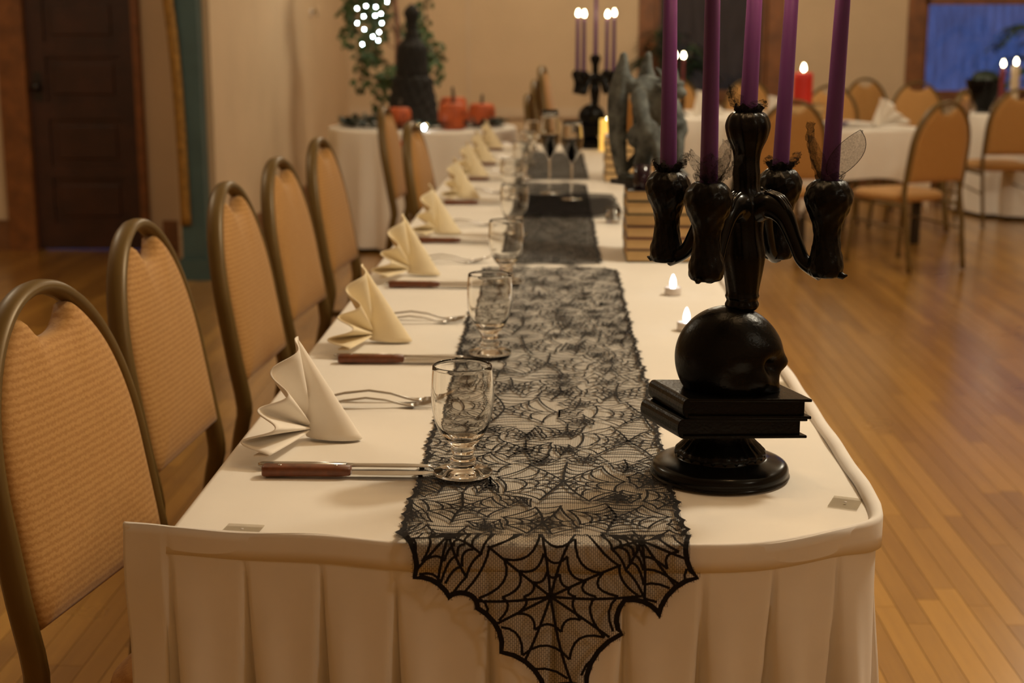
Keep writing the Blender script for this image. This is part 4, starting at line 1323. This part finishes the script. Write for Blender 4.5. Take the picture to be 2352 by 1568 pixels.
# dark glass votive on the stack and clear votive on the cloth
def votive(loc, label, mat, r=0.022, h=0.062):
    t = thing('votive_glass', label, 'glass', loc)
    MB().lathe([(0.0, 0), (r * .85, 0), (r * .9, 0.002), (r, h), (r * .93, h), (r * .82, 0.006), (0, 0.006)], 28).build('cup', mat, t); return t
votive((0.222, 3.735, ZST + .001), 'dark glass votive holder on the book stack in front of the gargoyle', 'wine')
votive((0.180, 4.50, TZ + .004), 'clear glass votive holder beside the middle lace runner', 'glass', 0.026, 0.045)
def wine_glass(loc, label, h=0.29, r=0.036):
    t = thing('wine_glass', label, 'wine glass', loc, 0, 'stemmed glasses of dark wine')
    o_ = [(0.0, 0.0), (0.034, 0.0), (0.034, 0.0015), (0.012, 0.004), (0.0045, 0.009), (0.0035, 0.03), (0.0035, 0.115), (0.006, 0.125), (0.018, 0.145), (r * .85, 0.175), (r, 0.205), (r * .98, 0.235), (r * .82, h)]
    i_ = [(r * .82 - .001, h), (r * .98 - .0012, 0.235), (r - .0012, 0.205), (r * .85 - .0012, 0.175), (0.0168, 0.1465), (0.004, 0.130), (0, 0.1285)]
    MB().lathe(densify(o_, 3) + densify(i_, 2), 40).build('glass_body', 'glass', t)
    w = [(0, 0.1292), (0.0035, 0.1308), (0.0160, 0.1470), (r * .85 - .002, 0.1755), (r - .002, 0.203), (r - .0022, 0.212), (0.0, 0.212)]
    MB().lathe(densify(w, 2), 40).build('wine', 'wine', t)
    return t
wine_glass((-0.023, 5.21, TZ + 0.0175), 'tall stemmed glass of dark wine, farther left of two', 0.300)
wine_glass((0.055, 5.02, TZ + 0.0175), 'tall stemmed glass of dark wine, nearer right of two', 0.272, 0.038)
pc = thing('pillar_candle', 'glowing yellow pillar candle standing before the far candelabra', 'candle', (0.262, 7.42, TZ + .001))
MB().lathe(densify([(0.0, 0), (0.040, 0), (0.0405, 0.01), (0.0405, 0.145), (0.0385, 0.158), (0.034, 0.160), (0.030, 0.150), (0.0, 0.146)], 2), 32, flute=lambda a, z: 0.02 * math.sin(3 * a + 1) * (z > .14)).build('wax', 'pillar_glow', pc)
MB().lathe([(0.0, 0), (0.004, 0.006), (0.003, 0.014), (0, 0.022)], 10, (0, 0, 0.148)).build('flame', 'flame', pc)

# ================================================================== ROUND DESSERT TABLE AND TREE (left back)
def drape_round(r, top, bottom, waves, ampl, seed, n=160):
    v = []; fcs = []; rg = random.Random(seed); ph = rg.uniform(0, 6)
    lev = [(0.0, 0.0, top), (0.5, 0, top), (0.97, 0, top), (1.0, 0.0, top - 0.004), (1.008, 0.05, top - 0.02), (1.012, 0.3, top - 0.12), (1.03, 0.7, top - 0.35), (1.06, 1.0, bottom)]
    for q, w, z in lev:
        for k in range(n):
            a = 2 * PI * k / n
            f = math.sin(waves * a + ph + 0.8 * math.sin(3 * a)) + 0.4 * math.sin(waves * 1.7 * a)
            rr = r * q + ampl * w * f
            v.append((rr * math.cos(a), rr * math.sin(a), z))
    for j in range(len(lev) - 1):
        for k in range(n):
            k2 = (k + 1) % n; fcs.append((j * n + k, j * n + k2, (j + 1) * n + k2, (j + 1) * n + k))
    return MB().add(v, fcs)
def round_table(loc, r, label, clabel):
    t = thing('round_table', label, 'table', (loc[0], loc[1], 0))
    MB().lathe([(0, 0.715), (r - .02, 0.715), (r - .02, 0.742), (0, 0.742)], 48).build('tabletop', 'black_wood', t)
    MB().tube([(0, 0, .02), (0, 0, .715)], 0.04, 12).build('pedestal', 'black_wood', t)
    MB().lathe([(0, 0), (0.30, 0), (0.30, 0.02), (0, 0.03)], 32).build('foot', 'black_wood', t)
    c = drape_round(r, 0.752, 0.03, 17, 0.022, int(loc[0] * 10) + 7).build('tablecloth', 'white_cloth'); c.location = (loc[0], loc[1], 0)
    tag(c, clabel, 'tablecloth'); return t
RT = (-0.87, 9.42)
round_table(RT, 0.605, 'round table holding the pumpkins and the black ornament', 'floor length white cloth on the round pumpkin table')
def pumpkin(loc, r, h, rz, label):
    t = thing('pumpkin', label, 'pumpkin', loc, R(rz), 'orange pumpkins')
    pr = densify([(0.0, 0.004), (0.6 * r, 0.0), (0.9 * r, 0.10 * h), (1.0 * r, 0.35 * h), (0.99 * r, 0.7 * h), (0.85 * r, 0.95 * h), (0.5 * r, 1.0 * h), (0.15 * r, 0.93 * h), (0.0, .92 * h)], 3)
    MB().lathe(pr, 72, flute=lambda a, z: 0.045 * (abs(math.cos(a * 5)) ** .5 - 1)).build('body', 'pumpkin', t)
    MB().tube(spline([(0, 0, .9 * h), (0.004, 0, 1.15 * h), (0.022, 0.004, 1.36 * h)], 4), [0.014] * 3 + [.010] * 3 + [.009] * 3, 7).build('stem', 'stem', t)
    for sx in (-1, 1):
        MB().ell((sx * r * .34, -r * .90, h * .62), (r * .12, r * .06, r * .12), None, 10, 6).build('eye', 'black_cloth', t)
    MB().tube([(-.36 * r, -.90 * r, h * .34), (0, -1.0 * r, h * .26), (.36 * r, -.90 * r, h * .34)], 0.010, 6).build('mouth', 'black_cloth', t)
    return t
pumpkin((-0.985, 9.10, .753), 0.075, 0.135, 55, 'orange pumpkin left of the black ornament')
pumpkin((-0.645, 9.06, .753), 0.092, 0.165, 70, 'largest orange pumpkin, front centre of the round table')
pumpkin((-0.485, 9.45, .753), 0.088, 0.145, 75, 'orange pumpkin at the right of the round table')
pumpkin((-0.69, 9.70, .753), 0.095, 0.175, 90, 'orange pumpkin half hidden behind the largest pumpkin')
# tall black ornament
bo = thing('black_ornament', 'tall black tiered ornament rising among the pumpkins', 'ornament', (-0.94, 9.50, .7535))
def rag(a, z): return 0.05 * math.sin(a * 13 + z * 40) + 0.04 * math.sin(a * 7 - z * 90)
MB().lathe(densify([(0.0, 0.0), (0.165, 0.0), (0.17, 0.04), (0.155, 0.12), (0.15, 0.16), (0.135, 0.24), (0.128, 0.30), (0.10, 0.32)], 3), 64, flute=rag).build('lower_tier', 'black_cloth', bo)
MB().lathe(densify([(0.10, 0.30), (0.105, 0.33), (0.098, 0.42), (0.095, 0.50), (0.070, 0.53), (0.05, 0.56)], 3), 64, flute=rag).build('middle_tier', 'black_cloth', bo)
MB().lathe(densify([(0.045, 0.53), (0.045, 0.58), (0.034, 0.62), (0.040, 0.68), (0.050, 0.71), (0.036, 0.75), (0.0, 0.78)], 3), 48, flute=rag).build('top_tier', 'black_cloth', bo)
# leaf helper
def leaf_quad(p, d, w, l, up):
    d = d.normalized(); s = d.cross(up); 
    if s.length < 1e-3: s = d.cross(Vector((1, 0, 0)))
    s.normalize(); n_ = s.cross(d)
    return [p, p + d * l * .35 + s * w + n_ * l * .05, p + d * l * .75 + s * w * .7 - n_ * l * .02, p + d * l - n_ * l * .12, p + d * l * .75 - s * w * .7 - n_ * l * .02, p + d * l * .35 - s * w + n_ * l * .05], [(0, 1, 2, 3, 4, 5)]
# dark garland on the table
gl = thing('leaf_garland', 'dark leafy garland lying round the pumpkins', 'garland', (RT[0], RT[1], .754))
g = MB(); rg = random.Random(9)
ring = [(0.50 * math.cos(2 * PI * k / 60), 0.44 * math.sin(2 * PI * k / 60), 0.012) for k in range(60)]
MB().tube(ring, 0.006, 6, closed=True).build('vine', 'stem', gl)
for k in range(520):
    p = Vector(ring[rg.randrange(60)]) + Vector((rg.uniform(-.03, .03), rg.uniform(-.03, .03), rg.uniform(0, .02)))
    g.add(*leaf_quad(p, Vector((rg.uniform(-1, 1), rg.uniform(-1, 1), rg.uniform(.0, .5))), 0.014, 0.06, Vector((0, 0, 1))))
o = g.build('leaves', 'dark_leaf', gl, False); o['kind'] = 'stuff'
for i, (x, y, m_) in enumerate(((-0.885, 9.02, 'amber_glow'), (-0.862, 9.05, 'amber_glow'), (-0.81, 9.02, 'amber_glow'), (-0.815, 8.92, 'bulb_glow'))):
    t = thing('glow_light', ['small amber light left of two between the pumpkins', 'small amber light right beside another between the pumpkins', 'small amber light next to the largest pumpkin', 'small white light at the front rim of the round table'][i], 'light', (x, y, .753), 0, 'small lights among the pumpkins')
    MB().lathe([(0, 0), (0.012, 0), (0.013, 0.008), (0.0, 0.009)], 16).build('holder', 'black_wood', t)
    MB().ell((0, 0, .022), (.008, .008, .014), None, 12, 8).build('bulb', m_, t)
# red ribbon seen between chairs
o = MB().box((-0.03, -0.004, -0.17), (0.03, 0.004, 0.0)).build('red_cloth_tab', 'red_card', None, False); o.location = (-0.955, 8.80, 0.70); bevel(o, 0.003)
tag(o, 'small red tab hanging in front of the round table cloth between two chairs', 'tab')
# ficus tree
tr = thing('ficus_tree', 'leafy ficus tree strung with lights behind the round table', 'tree', (-1.20, 10.40, 0))
MB().lathe([(0.0, 0), (0.13, 0), (0.17, 0.28), (0.155, 0.28), (0.14, 0.24), (0, 0.24)], 32).build('pot', 'pot', tr)
trunk = spline([(0, 0, .22), (0.03, 0.0, .6), (0.06, 0.02, 1.0), (0.07, 0.0, 1.35), (0.04, 0, 1.75), (0.0, 0, 2.3)], 6)
tk = MB().tube(trunk, [0.035 - 0.022 * i / (len(trunk) - 1) for i in range(len(trunk))], 10).build('trunk', 'bark', tr)
rg = random.Random(4); lv = MB()
for b in range(26):
    z0 = rg.uniform(0.85, 1.9); base = Vector((0.05, 0, z0 + 0.12)); a = rg.uniform(0, 2 * PI); L = rg.uniform(0.15, 0.36)
    if b < 9: a = R(rg.uniform(150, 230)); z0 = rg.uniform(.9, 1.5); base = Vector((0.04, 0, z0 + .15)); L = rg.uniform(.18, .33)
    e = base + Vector((L * math.cos(a), L * .7 * math.sin(a), rg.uniform(-.02, .12)))
    tip = e + Vector((0.05 * math.cos(a), .03 * math.sin(a), -rg.uniform(.12, .3)))
    br = spline([base, (base + e) / 2 + Vector((0, 0, .05)), e, tip], 5)
    MB().tube(br, [0.006 - .0045 * i / (len(br) - 1) for i in range(len(br))], 5).build('branch', 'bark', tr)
    for q in range(46):
        p = br[rg.randrange(4, len(br))] + Vector((rg.uniform(-.05, .05), rg.uniform(-.05, .05), rg.uniform(-.05, .05)))
        lv.add(*leaf_quad(p, Vector((rg.uniform(-1, 1), rg.uniform(-1, 1), rg.uniform(-1.6, .2))), 0.016, rg.uniform(.05, .075), Vector((0, -1, .3))))
o = lv.build('foliage', 'leaf', tr, False); o['kind'] = 'stuff'
# string of lights
sl = thing('string_lights', 'string of cool white fairy lights on the ficus tree', 'string lights', (0, 0, 0))
def at_plane(px, py, Y):
    d = fwd * 3300 + rgt * (px - 1176) - upv * (py - 784); t = Y / d.y; return Vector((0, 0, 1.325)) + d * t
bulbs = [(-1.363, 1.510), (-1.297, 1.525), (-1.234, 1.520), (-1.314, 1.457), (-1.240, 1.462), (-1.365, 1.412), (-1.195, 1.412), (-1.312, 1.370), (-1.215, 1.352), (-1.257, 1.322), (-1.222, 1.296), (-1.330, 1.270), (-1.152, 1.553), (-1.20, 1.475), (-1.285, 1.60), (-1.16, 1.63), (-1.36, 1.66)]
for x, z in bulbs:
    MB().ell((x, 10.0 + 0.02 * math.sin(x * 40), z), (.0042, .0042, .005), None, 10, 7).build('bulb', 'bulb_glow', sl)
wp = [Vector((x, 10.006 + 0.02 * math.sin(x * 40), z + .01)) for x, z in sorted(bulbs, key=lambda q: -q[1])]
MB().tube(spline(wp, 3), 0.0012, 4).build('wire', 'dark_leaf', sl)
# small wall ornament on the left wall
wo = thing('wall_sconce', 'small bright two bulb fitting on the left wall', 'wall light', (XL, 11.25, 1.50))
MB().lathe([(0, 0), (0.03, 0), (0.03, 0.012), (0, 0.016)], 20).move(Matrix.Rotation(PI / 2, 4, 'Y')).build('backplate', 'white_plastic', wo)
MB().tube([(0.012, 0, 0), (0.05, 0, 0.02)], 0.006).build('arm', 'bronze', wo)
MB().ell((0.05, -.02, .03), (.014, .014, .02), None, 12, 8).build('bulb', 'cream_wax', wo)
MB().ell((0.05, .03, -.01), (.014, .014, .02), None, 12, 8).build('bulb', 'cream_wax', wo)

# ================================================================== GUEST TABLES (right back)
def drape_square(hw, top, hang, tail, n=26):
    """square cloth: sides hang, corners hang lower as tails"""
    v = []; fcs = []; N = 4 * n
    def per(k, r):
        s = (k % N) / n; e = int(s); q = s - e
        c = [(-1, -1), (1, -1), (1, 1), (-1, 1)]
        a, b = c[e], c[(e + 1) % 4]
        x, y = a[0] + (b[0] - a[0]) * q, a[1] + (b[1] - a[1]) * q
        cor = (2 * abs(q - .5)) ** 3
        return x, y, cor, q
    lev = [(0.3, 0), (0.97, 0), (1.0, -.004), (1.006, -.02), (1.012, .5), (1.02, 1.0)]
    for j, (q, dz) in enumerate(lev):
        for k in range(N):
            x, y, cor, qq = per(k, 1)
            z = top + (dz if j < 4 else -(hang + (tail - hang) * cor) * dz)
            o_ = 0.0 if j < 4 else 0.014 * math.sin(qq * 2 * PI * 4) * dz
            pin = 1.0 - (0.06 * cor * dz if j >= 4 else 0)
            v.append((x * hw * q * pin + o_ * (abs(x) > .99), y * hw * q * pin + o_ * (abs(y) > .99), z))
    for j in range(len(lev) - 1):
        for k in range(N):
            k2 = (k + 1) % N; fcs.append((j * N + k, j * N + k2, (j + 1) * N + k2, (j + 1) * N + k))
    fcs.append(tuple(range(N)))
    return MB().add(v, fcs)
def square_table(loc, rz, hw, label, clabel, hang=.30, tail=.55):
    t = thing('square_table', label, 'table', (loc[0], loc[1], 0), R(rz))
    MB().box((-hw + .01, -hw + .01, .712), (hw - .01, hw - .01, .742)).build('tabletop', 'black_wood', t, False)
    for sx in (-1, 1):
        for sy in (-1, 1):
            MB().box((sx * (hw - .07) - .022, sy * (hw - .07) - .022, 0), (sx * (hw - .07) + .022, sy * (hw - .07) + .022, .712)).build('leg', 'black_wood', t, False)
    c = drape_square(hw, .748, hang, tail).build('tablecloth', 'white_cloth'); c.location = (loc[0], loc[1], 0); c.rotation_euler = (0, 0, R(rz))
    tag(c, clabel, 'tablecloth'); return t
square_table((1.78, 9.62), 22, 0.50, 'square guest table with dark legs in front of the back wall', 'white cloth on the square guest table with corner tails')
round_table((1.02, 11.0), 0.62, 'round guest table seen behind the gargoyle', 'white cloth on the round guest table behind the gargoyle')
round_table((3.78, 11.20), 0.68, 'round guest table at the right edge by the blue window', 'white cloth on the round guest table at the right edge')
# red pillar candle on a small pile of books
z = .750
for i in range(3):
    book((1.46 + .01 * i, 9.24, z), (0.22, 0.17, 0.05), 3 * i, ['cover_green', 'cover_black', 'cover_green'][i], 'book in the pile under the red pillar candle, %s' % ['bottom', 'middle', 'top'][i], 'books under the red candle'); z += .05
make_candle(0.20, 0.0625, 0.062, 'red_wax', 'thick red pillar candle lit on a pile of books', None, (1.565, 9.32, z + .001), 'pillar_candle', True, (0, 0), 0.05, 0.8)
# fan napkins at guest tables
def far_nap(x, y, rz, label):
    q = copy_tree(nap0); q.location = (x, y, .7535); q.rotation_euler = (0, 0, R(rz)); q.scale = (1.25, 1.25, 1.25); q['label'] = label; q['group'] = 'fan napkins at the guest tables'
far_nap(2.06, 9.35, 95, 'white fan napkin on the square guest table beside the chair seen from behind')
far_nap(1.42, 9.75, 80, 'cream fan napkin on the square guest table behind the purple candles')
far_nap(1.02, 10.62, 90, 'cream fan napkin on the round far table behind the candles')
far_nap(1.20, 9.20, 85, 'cream fan napkin on the square guest table left of the middle candle')
far_nap(3.62, 10.80, 80, 'white fan napkin on the round table by the blue window')
# purple flower
fw = thing('purple_flower', 'dark purple flower lying on the square guest table', 'flower', (1.80, 9.16, .752))
rg = random.Random(8)
for k in range(14):
    a = 2 * PI * k / 14
    MB().add(*leaf_quad(Vector((0, 0, .02)), Vector((math.cos(a), math.sin(a), .5 + .4 * (k % 2))), .014, .055, Vector((0, 0, 1)))).build('petal', 'purple_petal', fw, False)
MB().tube([(0, 0, .02), (-.03, 0, .012), (-.11, .01, .006)], 0.003, 5).build('stalk', 'leaf', fw)
for k in range(3): MB().add(*leaf_quad(Vector((-.06 - .02 * k, 0, .012)), Vector((-.6, (-1) ** k, .5)), .014, .06, Vector((0, 0, 1)))).build('leaf', 'leaf', fw, False)
# tapers on the round far table
ho = [(0.93, 10.78, 'nearer right'), (0.885, 10.98, 'farther left')]
for x, y, nme in ho:
    t = thing('candle_holder', 'small dark candle holder on the round far table, %s' % nme, 'candle holder', (x, y, .753), 0, 'candle holders on the far table')
    MB().lathe(densify([(0, 0), (0.045, 0), (0.046, 0.006), (0.02, 0.014), (0.012, 0.03), (0.018, 0.09), (0.014, 0.14), (0.02, 0.16), (0.012, 0.162)], 3), 24).build('stand', 'black_resin', t)
    make_candle(0.25, 0.011, 0.009, 'maroon_wax', 'thin dark red taper lit on the round far table, %s' % nme, 'tapers on the far table', (x, y, .753 + .158), light=0.3, flame_h=0.045)
for i, (x, y, z) in enumerate(((0.80, 10.75, .753),)):
    t = thing('votive_glass', 'amber glowing votive on the round far table', 'votive', (x, y, z))
    MB().lathe([(0, 0), (.028, 0), (.032, .07), (.030, .07), (.026, .006), (0, .006)], 24).build('cup', 'glass', t)
    MB().lathe([(0, .008), (.024, .008), (.027, .05), (0, .05)], 20).build('glow', 'pillar_glow', t)
# cream pillars on the right table
make_candle(0.36, 0.032, 0.031, 'cream_wax', 'cream pillar candle lit at the right edge, right of two', 'tall candles by the blue window', (3.375, 10.86, .754), 'pillar_candle', True, (0, 0), .05, .5)
make_candle(0.345, 0.022, 0.020, 'maroon_wax', 'dark pillar candle lit at the right edge, left of two', 'tall candles by the blue window', (3.30, 10.92, .754), 'pillar_candle', True, (0, 0), .05, .5)
pot_ = thing('centrepiece_bowl', 'dark bowl on the round table in front of the blue window', 'bowl', (3.27, 11.25, .753)); pot_.scale = (1.3, 1.3, 1.6)
MB().lathe(densify([(0, 0), (.05, 0), (.04, .02), (.09, .09), (.11, .15), (.105, .15), (.085, .09), (0, .03)], 3), 32).build('bowl', 'black_smooth', pot_)
MB().ell((0, 0, .15), (.085, .085, .05), None, 16, 8).build('filling', 'dark_leaf', pot_)
# potted plants by the windows
def broad_plant(loc, label, h0, n_, spread, seed, mat='leaf'):
    t = thing('potted_plant', label, 'plant', loc)
    MB().lathe([(0, 0), (.12, 0), (.16, .3), (.145, .3), (.13, .26), (0, .26)], 28).build('pot', 'pot', t)
    rg = random.Random(seed)
    for k in range(n_):
        a = 2 * PI * k / n_ * 2.4 + rg.uniform(-.2, .2); L = rg.uniform(.6, 1.0) * spread; top = h0 * rg.uniform(.65, 1.05)
        d = Vector((math.cos(a), math.sin(a), 0))
        st_ = spline([(0, 0, .25), d * .06 + Vector((0, 0, top * .6)), d * L * .5 + Vector((0, 0, top)), d * L + Vector((0, 0, top - L * .35))], 6)
        f_ = MB().tube(st_, 0.005, 5).build('stalk', 'leaf', t)
        lm = MB()
        for q in range(8, len(st_)):
            for sg in (-1, 1):
                s_ = Vector((-d.y, d.x, 0)) * sg
                lm.add(*leaf_quad(st_[q], s_ + d * .5 + Vector((0, 0, -.25)), .022, .16 * (1 - abs(q - 13) / 14), Vector((0, 0, 1))))
        lm.build('frond', mat, t, False)['kind'] = 'stuff'
broad_plant((0.98, 12.75, 0), 'dark leafy plant standing before the dark grey window', 1.35, 16, .42, 3, 'dark_leaf')
broad_plant((4.12, 12.4, 0), 'green fronded plant at the right edge before the blue window', 1.45, 14, .62, 6, 'leaf')
